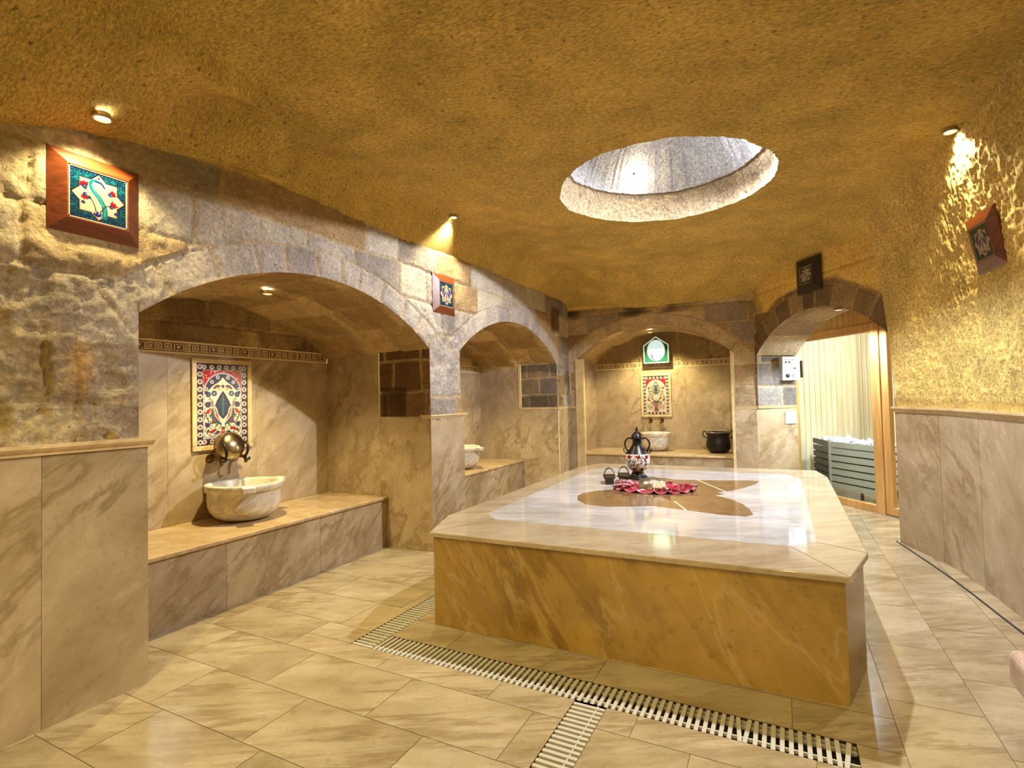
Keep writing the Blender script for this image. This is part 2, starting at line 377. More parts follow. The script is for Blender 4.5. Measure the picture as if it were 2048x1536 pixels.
# ------------------------------------------------------------------ masonry
class Stone:
    def __init__(self, seed, s0, s1, arches, base, palette, courses=(.25, .34), blocks=(.38, .78), ringt=.2, ringpal=None, z0=.9, z1=3.6):
        r = random.Random(seed); self.arches = arches; self.ringt = ringt
        self.zb = [z0]
        while self.zb[-1] < z1: self.zb.append(self.zb[-1]+r.uniform(*courses))
        self.zb = np.array(self.zb); self.rows = []
        for _ in self.zb:
            b = [s0-1-r.random()]
            while b[-1] < s1+1: b.append(b[-1]+r.uniform(*blocks))
            self.rows.append(np.array(b))
        self.pal = s2ln(palette); self.ringpal = s2ln(ringpal or palette); self.seed = seed; self.base = s2l(base)
        self.rr = np.random.RandomState(seed)
        self.lut = self.rr.rand(4096); self.ring = []
        for (c, h, zs, rise) in arches:
            R = (h*h+rise*rise)/(2*rise); th = math.asin(min(1, h/R)); L = R*2*th; b = [-L/2-.1]
            while b[-1] < L/2+.4: b.append(b[-1]+r.uniform(.2, .34))
            self.ring.append((R, zs+rise-R, np.array(b)))
    def hv(self, k): return self.lut[(k.astype(np.int64)*2654435761 + self.seed*97) % 4096]
    def __call__(self, S, Z, rough=0):
        w1 = fbm(np.stack([S, Z, S*0+self.seed], -1), 3, 3.5)*.06; w2 = fbm(np.stack([S, Z, S*0+self.seed+9.1], -1), 3, 3.5)*.05
        s = S+w1; z = Z+w2
        ci = np.clip(np.searchsorted(self.zb, z)-1, 0, len(self.zb)-2)
        dz = np.minimum(z-self.zb[ci], self.zb[ci+1]-z)
        bid = np.zeros_like(s); db = np.ones_like(s)
        for c in range(len(self.zb)-1):
            mk = ci == c
            if not mk.any(): continue
            b = self.rows[c]; bi = np.clip(np.searchsorted(b, s[mk])-1, 0, len(b)-2)
            bid[mk] = c*61+bi; db[mk] = np.minimum(s[mk]-b[bi], b[bi+1]-s[mk])
        d = np.minimum(dz, db); pal = self.pal; tone = pal[(self.hv(bid)*len(pal)).astype(int) % len(pal)]
        for a, ((c, h, zs, rise), (R, zc, rb)) in enumerate(zip(self.arches, self.ring)):
            rr = np.hypot(S-c, Z-zc); th = np.arctan2(S-c, Z-zc)*R + w1*.5
            mk = (rr < R+self.ringt*(1+.5*w2/.05*.3)) & (np.abs(S-c) < h+.28) & (Z > zs-.18)
            bi = np.clip(np.searchsorted(rb, th)-1, 0, len(rb)-2)
            dd = np.minimum(np.minimum(th-rb[bi], rb[bi+1]-th), (R+self.ringt-rr))
            d = np.where(mk, np.abs(dd), d); k = 5000+a*300+bi; bid = np.where(mk, k, bid)
            tr = self.ringpal[(self.hv(k.astype(float))*len(self.ringpal)).astype(int) % len(self.ringpal)]
            tone = np.where(mk[..., None], tr, tone)
        P3 = np.stack([S, Z, S*0+self.seed*3.7], -1)
        joint = 1-smooth(.004, .016+.01*(vnoise(P3*9)), d)
        jit = (self.hv(bid+17)-.5)
        disp = .018*jit*smooth(0, .05, d) - .014*joint + fbm(P3, 5, 9)*.022 + ridged(P3, 5, 7)*.075*rough + ridged(P3+5, 4, 16)*.022*(.25+rough) + fbm(P3, 4, 2.2)*.06*rough
        n = fbm(P3, 4, 5)
        col = tone*(1+.5*n[..., None]) * (1+.35*(fbm(P3+40, 3, 16))[..., None])
        mort = s2ln((196, 170, 128))
        col = col*(1-.75*joint[..., None]) + mort*.75*joint[..., None]
        return disp, np.clip(col, 0.005, 1)

def arch_z(s, a):
    c, h, zs, rise = a; R = (h*h+rise*rise)/(2*rise)
    return zs+rise-R+np.sqrt(np.maximum(R*R-(s-c)**2, 1e-6))
ROCKC = s2l((244, 208, 116))
def wall_face(name, p0, dirv, nrm, s0, s1, zlo, zhi, arch, stone, step=.016, roughf=None, colf=None, dispf=None, label=None, mat=None):
    """vertical masonry face from s0 to s1; zlo outside the arches, arch curve above the openings"""
    segs = []; cur = s0
    for a in arch:
        if a[0]-a[1] > cur: segs.append((cur, a[0]-a[1], None))
        segs.append((a[0]-a[1], a[0]+a[1], a)); cur = a[0]+a[1]
    if cur < s1: segs.append((cur, s1, None))
    V = []; Cc = []; Q = []; off = 0
    for (a0, a1, ar) in segs:
        n = max(2, int((a1-a0)/step)+1); s = np.linspace(a0, a1, n)
        zb = arch_z(s, ar) if ar else np.full(n, zlo)
        nz = max(2, int((zhi-zb.min())/step)); t = np.linspace(0, 1, nz)
        S = np.repeat(s[:, None], nz, 1); Z = zb[:, None]+(zhi-zb[:, None])*t[None, :]
        rg = roughf(S, Z) if roughf is not None else 0
        d, c = stone(S, Z, rg)
        if dispf is not None: d = dispf(S, Z, d)
        if colf is not None: c = colf(S, Z, c)
        e = np.ones_like(S)
        if ar: e = smooth(0, .02, Z-zb[:, None])
        else:
            if a0 > s0+1e-6: e = e*smooth(0, .02, S-a0)
            if a1 < s1-1e-6: e = e*smooth(0, .02, a1-S)
        # where an arch strip meets a pier strip higher up there must be no seam
        if ar: pass
        else: e = np.where(Z > 2.02, 1, e)
        d = d*e*smooth(0, .03, S-s0)*smooth(0, .03, s1-S)
        P = np.array(p0)[None, None, :] + S[..., None]*np.array(dirv) + d[..., None]*np.array(nrm)
        P[..., 2] = Z
        idx = off+np.arange(n*nz).reshape(n, nz)
        Q.append(np.stack([idx[:-1, :-1], idx[1:, :-1], idx[1:, 1:], idx[:-1, 1:]], -1).reshape(-1, 4))
        V.append(P.reshape(-1, 3)); Cc.append(c.reshape(-1, 3)); off += n*nz
    V = np.concatenate(V); Cc = np.concatenate(Cc); Q = np.concatenate(Q)
    me = bpy.data.meshes.new(name)
    me.vertices.add(len(V)); me.vertices.foreach_set('co', V.reshape(-1).astype(np.float32))
    me.loops.add(Q.size); me.loops.foreach_set('vertex_index', Q.reshape(-1).astype(np.int32))
    me.polygons.add(len(Q)); me.polygons.foreach_set('loop_start', (np.arange(len(Q))*4).astype(np.int32)); me.update(calc_edges=True)
    a = me.color_attributes.new('Col', 'FLOAT_COLOR', 'POINT'); c4 = np.ones((len(V), 4), np.float32); c4[:, :3] = Cc
    a.data.foreach_set('color', c4.reshape(-1))
    o = link_mesh(name, me, mat or ST, None, True); o['kind'] = 'structure'
    return o

XL = -3.05          # face of the stonework on the left wall
A1 = (2.91, 1.31, 1.96, .44); A2 = (6.12, 1.36, 1.98, .46)
GREY = [(184, 172, 158), (170, 158, 146), (196, 184, 166), (158, 146, 134), (200, 186, 162), (176, 166, 156), (144, 132, 118)]
BUFF = [(200, 172, 126), (188, 158, 114), (174, 144, 102), (208, 182, 136), (160, 134, 98), (190, 164, 128)]
st_left = Stone(11, -2, 8, [A1, A2], (160, 140, 120), GREY+[(170, 140, 100)], ringpal=[(180, 168, 158), (190, 176, 162), (168, 156, 148), (194, 182, 168)])
def rough_left(S, Z): return smooth(2.25, 1.6, S+.25*(Z-1.3)) * .9 + .55*smooth(.42, .2, np.abs(S-4.5)) * smooth(2.75, 2.4, Z)*0.6
def col_left(S, Z, c):
    P = np.stack([S, Z, S*0], -1); n = fbm(P+3, 4, 2.5)
    k = smooth(2.35, 1.4, S+n*.5)[..., None]          # the ochre crumbling pier near the camera
    och = s2ln((188, 162, 112))*(1+1.3*fbm(P, 4, 6)[..., None])
    k = k*(.55+.45*smooth(-.2, .2, fbm(P+7, 3, 2))[..., None])
    c = c*(1-.72*k)+och*.72*k
    st = smooth(.12, .0, np.abs(S-1.33)+.35*np.abs(Z-1.62)+.25*n)[..., None]*smooth(1.9, 1.8, Z)[..., None]
    c = c*(1-.6*st)+s2ln((186, 130, 50))*.6*st               # rust stain
    k = (smooth(1.75, 1.55, S)*smooth(-.02, .16, fbm(P+23, 4, 2.6)+.10*smooth(1.62, 1.40, Z)))[..., None]
    c = c*(1-.55*k)+s2ln((112, 84, 62))*.55*k
    zt = 2.86+.06*n+.12*smooth(1.0, 3.0, S)           # natural rock above the masonry
    k = smooth(zt-.02, zt+.04, Z)[..., None]; c = c*(1-k)+np.array(ROCKC)*k
    k = (smooth(7.28, 7.34, S)*smooth(7.66, 7.6, S)*smooth(2.42, 2.5, Z)*smooth(2.86, 2.8, Z))[..., None]
    c = c*(1-.8*k)+s2ln((92, 56, 24))*.8*k
    k = (smooth(7.5, 7.56, S)*smooth(2.0, 1.9, Z)*smooth(-.05, .12, fbm(P+17, 3, 7)))[..., None]
    c = c*(1-.6*k)+s2ln((74, 66, 62))*.6*k
    return c
def disp_left(S, Z, d):      # dressed flat where the pictures hang
    for cy, cz in ((1.398, 2.505), (4.475, 2.53)):
        m = smooth(.29, .22, np.maximum(np.abs(S-cy), np.abs(Z-cz))); d = d*(1-m)+np.minimum(d, .006)*m
    return d
wall_face('wall_left', (XL, 0, 0), (0, 1, 0), (1, 0, 0), -2.6, 8.02, 1.26, 3.5, [A1, A2], st_left, .0135, rough_left, col_left, disp_left)

YB = 8.0
A3 = (-1.76, 1.17, 2.04, .47)
st_back = Stone(23, -4, 1, [A3], (160, 130, 90), BUFF+[(160, 144, 128)], ringt=.19, ringpal=[(212, 188, 148), (204, 180, 144), (196, 172, 142), (216, 192, 152)])
def col_back(S, Z, c):
    P = np.stack([S, Z, S*0+4], -1); n = fbm(P, 4, 3)
    k = (smooth(2.66, 2.7, Z+.03*n)*smooth(2.92, 2.84, Z)*smooth(-.9, -1.5, S+n))[..., None]
    soot = smooth(-.12, .1, fbm(P+8, 3, 3))[..., None]
    c = c*(1-.8*k*soot)+s2ln((62, 48, 30))*.8*k*soot
    zt = 2.84+.03*n; k = smooth(zt-.02, zt+.03, Z)[..., None]
    return c*(1-k)+np.array(ROCKC)*k
wall_face('wall_back', (0, YB, 0), (1, 0, 0), (0, -1, 0), -3.05, -.316, 1.26, 3.42, [A3], st_back, .0145, None, col_back)

# diagonal wall with the doorway
DA = np.array((-.316, 8.0, 0)); DB = np.array((.954, 6.182, 0)); DL = np.linalg.norm(DB-DA); DD = (DB-DA)/DL
DN = np.array((DD[1], -DD[0], 0)); DN = -DN if DN[1] > 0 else DN     # into the room
DI = -DN                                                          # towards the sauna
A4 = (1.125, 1.09, 1.97, .46)
st_diag = Stone(31, -1, 4, [A4], (150, 125, 90), [(150, 122, 86), (134, 108, 76), (166, 140, 100)], ringt=.25, ringpal=[(150, 124, 90), (132, 110, 82), (118, 98, 76), (170, 144, 106), (140, 118, 92)])
def col_diag(S, Z, c):
    P = np.stack([S, Z, S*0+14], -1); n = fbm(P, 4, 4)
    R = (A4[1]**2+A4[3]**2)/(2*A4[3]); rr = np.hypot(S-A4[0], Z-(A4[2]+A4[3]-R))
    k = smooth(R+.27, R+.33, rr+.10*n)*smooth(.1, .5, S+.5*n+.4*(Z-2.2))[...]
    k = np.maximum(k, smooth(2.88, 2.93, Z+.05*n))[..., None]
    return c*(1-k)+np.array(ROCKC)*k
wall_face('wall_doorway', tuple(DA), tuple(DD), tuple(DN), 0, DL, 1.24, 3.42, [A4], st_diag, .0145, None, col_diag)

# vault soffits
def vault(name, arch, depth, mapf, stone, seam=None, inner=None):
    c, h, zs, rise = arch; R = (h*h+rise*rise)/(2*rise); th = math.asin(h/R); zc = zs+rise-R
    na = int(2*th*R/.02); nd = int(depth/.02)
    A = np.linspace(-th, th, na)[:, None]+np.zeros((1, nd)); D = np.linspace(0, depth, nd)[None, :]+np.zeros((na, 1))
    disp, col = stone(D+5.3, A*R+2.2, .15)
    e = smooth(0, .03, D); disp = disp*e*.8
    if seam:
        k = smooth(.035, .01, np.abs(D-seam-.03*fbm(np.stack([A*R, D*0, D*0], -1), 3, 6)))[..., None]
        col = col*(1-.7*k)+s2ln((214, 184, 128))*.7*k; disp = disp-.0
        disp = disp+.03*smooth(seam-.02, seam+.02, D)
    r = R-disp
    P = mapf(c+r*np.sin(A), D, zc+r*np.cos(A))
    return grid_obj(name, P, ST, col)
st_v1 = Stone(41, 4, 9, [], (150, 120, 76), [(204, 172, 122), (188, 158, 110), (214, 184, 136), (176, 144, 98)], courses=(.3, .42), blocks=(.4, .7), z0=0, z1=5)
XN = -4.40
o = vault('ceiling_niche_front', A1, 1.36, lambda y, d, z: np.stack([XL-d, y, z], -1), st_v1, .66); o['kind'] = 'structure'
o = vault('ceiling_niche_middle', A2, 1.36, lambda y, d, z: np.stack([XL-d, y, z], -1), st_v1, .66); o['kind'] = 'structure'
o = vault('ceiling_niche_back', A3, 1.02, lambda x, d, z: np.stack([x, YB+d, z], -1), st_v1); o['kind'] = 'structure'
st_v4 = Stone(43, 4, 9, [], (150, 120, 76), [(178, 156, 128), (160, 140, 114), (188, 168, 140), (150, 128, 100)], courses=(.3, .42), blocks=(.3, .6), z0=0, z1=5)
o = vault('ceiling_doorway', A4, .60, lambda s, d, z: np.stack([DA[0]+DD[0]*s+DI[0]*d, DA[1]+DD[1]*s+DI[1]*d, z], -1), st_v4); o['kind'] = 'structure'

# flat stone patch
def stone_patch(name, p0, dirv, nrm, s0, s1, z0, z1, stone, colf=None, topf=None):
    n = int((s1-s0)/.015)+2; m = int((z1-z0)/.015)+2
    S = np.linspace(s0, s1, n)[:, None]+np.zeros((1, m)); T = np.linspace(0, 1, m)[None, :]+np.zeros((n, 1))
    zt = topf(S) if topf is not None else z1
    Z = z0+(zt-z0)*T
    d, c = stone(S, Z, .1)
    d = d*smooth(0, .02, S-s0)*smooth(0, .02, s1-S)
    if colf is not None: c = colf(S, Z, c)
    P = np.array(p0)+S[..., None]*np.array(dirv)+d[..., None]*np.array(nrm); P[..., 2] = Z
    o = grid_obj(name, P, ST, c); o['kind'] = 'structure'; return o
st_dk = Stone(51, -5, 9, [], (120, 90, 56), [(120, 92, 58), (134, 104, 70), (108, 82, 52)], courses=(.3, .36), blocks=(.35, .5))
def soot1(S, Z, c):     # dark square stone beside the front pilaster
    k = (smooth(-3.66, -3.64, S)*smooth(-3.33, -3.35, S)*smooth(1.61, 1.59, Z))[..., None]
    return c*(1-.75*k)+s2ln((66, 44, 24))*.75*k
stone_patch('trim_1', (0, 4.215, 0), (1, 0, 0), (0, -1, 0), -3.68, XL, 1.30, 1.985, st_dk, soot1)
st_gy = Stone(53, -5, 9, [], (130, 120, 110), [(150, 128, 98), (140, 120, 92), (128, 116, 104)], courses=(.2, .26), blocks=(.3, .45), z0=1.27)
def soot2(S, Z, c):
    P = np.stack([S, Z, S*0+2], -1); n = fbm(P, 3, 8)
    k = np.maximum(smooth(1.83, 1.88, Z+.1*n), smooth(1.52, 1.46, Z+.1*n))[..., None]
    return c*(1-.6*k)+s2ln((62, 58, 54))*.6*k
stone_patch('trim_2', (0, 7.48, 0), (1, 0, 0), (0, -1, 0), -3.66, XL, 1.31, 2.0, st_gy, soot2)
# tympana over the marble at the back of the niches
def tymp(name, arch, p0, dirv, nrm, z0, stone, colf=None):
    c, h, zs, rise = arch
    return stone_patch(name, p0, dirv, nrm, c-h-.02, c+h+.02, z0, 3, stone, colf, lambda S: np.maximum(arch_z(np.clip(S, c-h, c+h), arch)+.03, z0+.01))
st_t = Stone(61, -5, 9, [], (140, 112, 70), [(198, 168, 116), (184, 154, 104), (206, 176, 126), (170, 142, 96)], courses=(.2, .3), blocks=(.4, .8))
def sootT(S, Z, c):
    P = np.stack([S, Z, S*0+6], -1); k = smooth(0, .14, fbm(P, 4, 3))[..., None]
    return c*(1-.55*k)+s2ln((104, 82, 48))*.55*k
tymp('wall_niche_front_arch', A1, (XN, 0, 0), (0, 1, 0), (1, 0, 0), 1.99, st_t, sootT)
tymp('wall_niche_middle_arch', A2, (XN, 0, 0), (0, 1, 0), (1, 0, 0), 1.99, st_t, sootT)
st_t3 = Stone(63, -5, 9, [], (140, 112, 70), [(176, 150, 112), (164, 138, 100)], courses=(.5, .6), blocks=(.5, .8))
def sootT3(S, Z, c):
    R = (A3[1]**2+A3[3]**2)/(2*A3[3]); rr = np.hypot(S-A3[0], Z-(A3[2]-.28+A3[3]-R)); k = smooth(R-.02, R+.03, rr)[..., None]
    return c*(1-.5*k)+s2ln((104, 80, 48))*.5*k
tymp('wall_niche_back_arch', A3, (0, 9.0, 0), (1, 0, 0), (0, -1, 0), 2.02, st_t3, None)

# ------------------------------------------------------------------ marble cladding
def vq(p, q, z0, z1, g=.0015):
    p = Vector((p[0], p[1], 0)); q = Vector((q[0], q[1], 0)); d = (q-p).normalized()*g
    a, b = p+d, q-d
    return [(a.x, a.y, z0), (b.x, b.y, z0), (b.x, b.y, z1), (a.x, a.y, z1)]
def clad(name, segs, seed=1, back=True, mat=None):
    quads = []
    for s in segs:
        p, q, z0, z1, n = s[:5]; p = Vector(p); q = Vector(q)
        for k in range(n):
            a = p.lerp(q, k/n); c = p.lerp(q, (k+1)/n); d = (q-p).normalized()*.0015
            if k > 0 or len(s) > 5: a = a+d
            if k < n-1: c = c-d
            quads.append(vq(a, c, z0, z1, 0))
    o = slab_obj(name, quads, mat or MB, None, seed); o['kind'] = 'structure'
    return o
XW = -3.036; ZC = 1.245
clad('wall_left_wainscot', [((XW, -2.6), (XW, -.75), 0, ZC, 2), ((XW, -.75), (XW, .1), 0, ZC, 1, 1), ((XW, .1), (XW, 1.18), 0, ZC, 1, 1), ((XW, 1.18), (XW, 1.636), 0, ZC, 1, 1),
     ((XW, 4.2), (XW, 4.795), 0, 1.285, 1), ((XW, 7.48), (XW, YB-.014), 0, 1.285, 1)], 5)
# the sides and backs of the niches
clad('wall_niche_front', [((XW, 1.6), (-3.1, 1.6), 0, 1.26, 1), ((-3.1, 1.6), (XN, 1.6), 0, 2.0, 2), ((XN, 1.6), (XN, 2.52), .5, 1.885, 1), ((XN, 2.52), (XN, 3.32), .5, 1.885, 1, 1), ((XN, 3.32), (XN, 4.2), .5, 1.885, 1, 1),
     ((XN, 4.2), (-3.68, 4.2), 0, 2.0, 1), ((-3.68, 4.2), (XW, 4.2), 0, 1.285, 1)], 9)
clad('wall_niche_middle', [((XW, 4.795), (-3.1, 4.795), 0, 1.285, 1), ((-3.1, 4.795), (XN, 4.795), 0, 2.0, 2), ((XN, 4.795), (XN, 5.7), .5, 1.885, 1), ((XN, 5.7), (XN, 6.6), .5, 1.885, 1, 1), ((XN, 6.6), (XN, 7.47), .5, 1.885, 1, 1),
     ((XN, 7.47), (-3.68, 7.47), 0, 2.0, 1), ((-3.68, 7.47), (XW, 7.47), 0, 1.285, 1)], 12)
clad('wall_niche_back', [((-2.93, YB), (-2.93, 9.0), 0, 2.06, 1), ((-2.93, 9.0), (-2.1, 9.0), .5, 1.92, 1), ((-2.1, 9.0), (-1.4, 9.0), .5, 1.92, 1, 1), ((-1.4, 9.0), (-.6, 9.0), .5, 1.92, 1, 1),
     ((-.6, 9.0), (-.6, YB), 0, 2.06, 1), ((XW, YB-.014), (-2.9, YB-.014), 0, 1.29, 1), ((-.6, YB-.014), (-.316, YB-.014), 0, 1.245, 1)], 15)
# marble jamb lining column left of the back niche, its frame
o = box_obj('trim_3', MC, -2.935, -2.80, YB-.03, YB+.05, 0, 2.06, .004); o['kind'] = 'structure'
o = box_obj('trim_4', MC, -.635, -.60, YB-.03, YB+.05, 0, 2.06, .004); o['kind'] = 'structure'
JR = DA+DI*.60; JR2 = DB+DI*.60
clad('wall_doorway_wainscot', [((DA[0], DA[1]), (JR[0], JR[1]), 0, 1.245, 1), ((DB[0], DB[1]), (JR2[0], JR2[1]), 0, 1.245, 1)], 18)
st_j = Stone(71, -5, 9, [], (150, 140, 130), [(138, 130, 124), (126, 116, 108), (148, 138, 128), (114, 104, 96)], courses=(.28, .36), blocks=(.3, .42), z0=1.24)
stone_patch('wall_doorway_jamb_left', tuple(DA), tuple(DI), tuple(DD), 0, .6, 1.25, 1.985, st_j)
stone_patch('wall_doorway_jamb_right', tuple(DB), tuple(DI), tuple(-DD), 0, .6, 1.25, 1.985, st_j)

# right wall: wainscot follows the bend of the rock
RP = [(.954, 6.182), (1.075, 5.83), (1.164, 5.604), (1.225, 5.25), (1.255, 4.951), (1.295, 4.42), (1.33, 3.6), (1.35, 2.6), (1.36, 1.0), (1.36, -2.6)]
qs = []
Rc = [Vector((p[0], p[1], 0)) for p in RP]
def poly_at(P, seg_n=6): return crom([(p[0], p[1], 0) for p in P], seg_n)
RPs = poly_at(RP)
def quad_strip(pts, z0, z1): return [vq((a.x, a.y), (b.x, b.y), z0, z1, 0) for a, b in zip(pts[:-1], pts[1:])]
def strip_slabs(name, groups, z0, z1, mat, seed):
    rs = random.Random(seed); V = []; F = []; R = []
    for g in groups:
        r = rs.random()
        for k, (a, b) in enumerate(zip(g[:-1], g[1:])):
            ga = .0015 if k == 0 else 0; gb = .0015 if k == len(g)-2 else 0
            d = (b-a).normalized(); a2 = a+d*ga; b2 = b-d*gb; n = len(V)
            V += [(a2.x, a2.y, z0), (b2.x, b2.y, z0), (b2.x, b2.y, z1), (a2.x, a2.y, z1)]; F.append((n, n+1, n+2, n+3)); R += [r]*4
    me = bpy.data.meshes.new(name); me.from_pydata(V, [], F); me.update()
    a = me.attributes.new('rnd', 'FLOAT', 'POINT'); a.data.foreach_set('value', np.array(R, np.float32))
    o = link_mesh(name, me, mat); o['kind'] = 'structure'; return o
cuts = [0, 12, 24, 33, 38, 42, 46, 50, 54]
strip_slabs('wall_right_wainscot', [RPs[a:b+1] for a, b in zip(cuts[:-1], cuts[1:])], 0, 1.245, MB, 21)
# mortar behind every joint
def backing(name, pts, z0, z1, off=.004):
    quads = []
    for a, b in zip(pts[:-1], pts[1:]):
        a = Vector((a[0], a[1], 0)); b = Vector((b[0], b[1], 0)); quads.append(vq(a, b, z0, z1, 0))
    o = slab_obj(name, quads, GROUT); o['kind'] = 'structure'; return o
backing('wall_right_backing', [(p.x+.004, p.y) for p in RPs], 0, 1.26)
backing('wall_left_backing', [(XW-.004, -2.6), (XW-.004, 1.6)], 0, 1.26)
backing('wall_niche_front_backing', [(XN-.004, 1.6), (XN-.004, 4.2)], .4, 2.0)
backing('wall_niche_middle_backing', [(XN-.004, 4.8), (XN-.004, 7.47)], .4, 2.0)
backing('wall_niche_back_backing', [(-2.93, 9.004), (-.6, 9.004)], .4, 2.1)

# cornice: moulded strip swept along a path (outward normal to the left of travel given by sgn)
def cornice(name, pts, z, depth=.032, h=.05, sgn=1, mat=None, bed=True):
    prof = [(0, 0), (.012, 0), (.014, .014), (.022, .018), (.030, .028), (.034, .034), (.034, h), (-.03, h)]
    prof = [(a*depth/.032, b) for a, b in prof]
    P = [Vector((p[0], p[1], 0)) for p in pts]; t = bmesh.new(); rings = []
    for i, p in enumerate(P):
        d = ((P[i+1]-p) if i < len(P)-1 else (p-P[i-1])).normalized()
        d0 = (p-P[i-1]).normalized() if i > 0 else d
        n = Vector((-(d.y), d.x, 0))*sgn; n0 = Vector((-d0.y, d0.x, 0))*sgn
        m = (n+n0).normalized(); m = m/max(.3, m.dot(n))
        rings.append([t.verts.new(p+m*a+Vector((0, 0, z+b))) for a, b in prof])
    for a, b in zip(rings[:-1], rings[1:]):
        for k in range(len(prof)-1): t.faces.new((a[k], a[k+1], b[k+1], b[k]))
    t.faces.new(rings[0]); t.faces.new(rings[-1][::-1])
    o = bm_obj(name, t, mat or MC); o['kind'] = 'structure'; return o
cornice('trim_5', [(XW, 1.66), (XW, -2.6)], 1.243, sgn=1, depth=.03)
cornice('trim_6', [(XW-.1, 4.195), (XW, 4.195), (XW, 4.80), (XW-.1, 4.80)], 1.283, depth=.022, h=.018, sgn=-1)
cornice('trim_7', [(RPs[i].x, RPs[i].y) for i in range(len(RPs)-1, -1, -1)], 1.243, sgn=1, depth=.034)
cornice('trim_8', [(-.60, YB-.014), (DA[0], YB-.014), (JR[0], JR[1])], 1.243, sgn=-1, depth=.014, h=.03)
cornice('trim_9', [(-3.68, 7.468), (XW, 7.468), (XW, YB-.014), (-2.93, YB-.014)], 1.283, sgn=-1, depth=.012, h=.03)
o = box_obj('trim_10', MC, -3.70, -3.66, 7.455, 7.475, 1.31, 2.0, .003); o['kind'] = 'structure'

# ------------------------------------------------------------------ greek key bands
UNIT = ["11111110111111101",
        "00000010100000101",
        "01111010101110101",
        "01001010101010101",
        "01011010101010001",
        "01000010101011111",
        "01111110100000000"]
U2 = ["000000000", "011111110", "010000010", "010111010", "010101010", "000100010", "000111110"]
def key_rows():
    # meander of 5 rows between two cream lines: cream = 1
    M1 = ["1111111.", "1.....1.", "1.111.1.", "1.1...1.", "1.11111.", "1.......", "11111111"]
    M2 = ["111111111", "........1", ".111111.1", ".1....1.1", ".1.11.1.1", ".1..1...1", ".1111...1"]
    M3 = ["11111", ".....", "..1..", "..1..", ".....", ".....", "....."]
    return M1, M2, M3
def key_band(name, p0, dirv, nrm, length, z0, h):
    M = [["#######..", "......#..", ".####.#..", ".#..#.#..", ".#.##.#..", ".#....#..", ".######.."]]
    A = ["#######.#", "#.....#.#", "#.###.#.#", "#.#...#.#", "#.#####.#", "#.......#", "#########"]
    B = ["#########", "........#", "#.#####.#", "#.#...#.#", "#.###.#.#", "#.....#.#", "#######.#"]
    K = ["#.###.###", "#........", "#..###...", "#..###...", "#...#....", "#........", "#.###.###"]
    def mirror(P): return [r[::-1] for r in P]
    pat = [A, mirror(A), A, K, mirror(A), A]
    pat = [A, K, mirror(A), A]
    rows = 13
    cell = h/rows; ncol = int(length/cell)
    seq = []
    inner = 7
    k = 0; cols = []
    while len(cols) < ncol:
        P = pat[k % len(pat)]; k += 1
        w_ = len(P[0])
        for c in range(w_-1): cols.append([1 if P[r][c] == '#' else 0 for r in range(7)])
        cols.append([0]*7)
    V = []; F = []; MI = []
    p0 = Vector(p0); d = Vector(dirv); n = Vector(nrm)
    for c in range(ncol):
        col = cols[c]; full = [1, 1, 0]+col[::-1]+[0, 1, 1]   # bottom to top: cream border, dark line, pattern, dark line, border
        if c % 66 == 0: full = [1]*13
        for r in range(rows):
            a = p0+d*(c*cell); b = p0+d*((c+1)*cell); i = len(V)
            za, zb = z0+r*cell, z0+(r+1)*cell
            V += [(a.x, a.y, za), (b.x, b.y, za), (b.x, b.y, zb), (a.x, a.y, zb)]; F.append((i, i+1, i+2, i+3)); MI.append(0 if full[r] else 1)
    me = bpy.data.meshes.new(name); me.from_pydata(V, [], F)
    o = link_mesh(name, me, [KEYC, KEYB]); me.polygons.foreach_set('material_index', np.array(MI, np.int32)); me.update()
    o['kind'] = 'structure'; return o
KEYC = simple('key_cream', (222, 198, 150), .35, 0, .1); KEYB = simple('key_brown', (92, 66, 34), .4, 0, .25)
key_band('trim_11', (XN+.003, 1.6, 0), (0, 1, 0), (1, 0, 0), 2.6, 1.885, .108)
key_band('trim_12', (XN+.003, 4.8, 0), (0, 1, 0), (1, 0, 0), 2.67, 1.885, .108)
key_band('trim_13', (-2.93, 8.997, 0), (1, 0, 0), (0, -1, 0), 2.33, 1.92, .104)

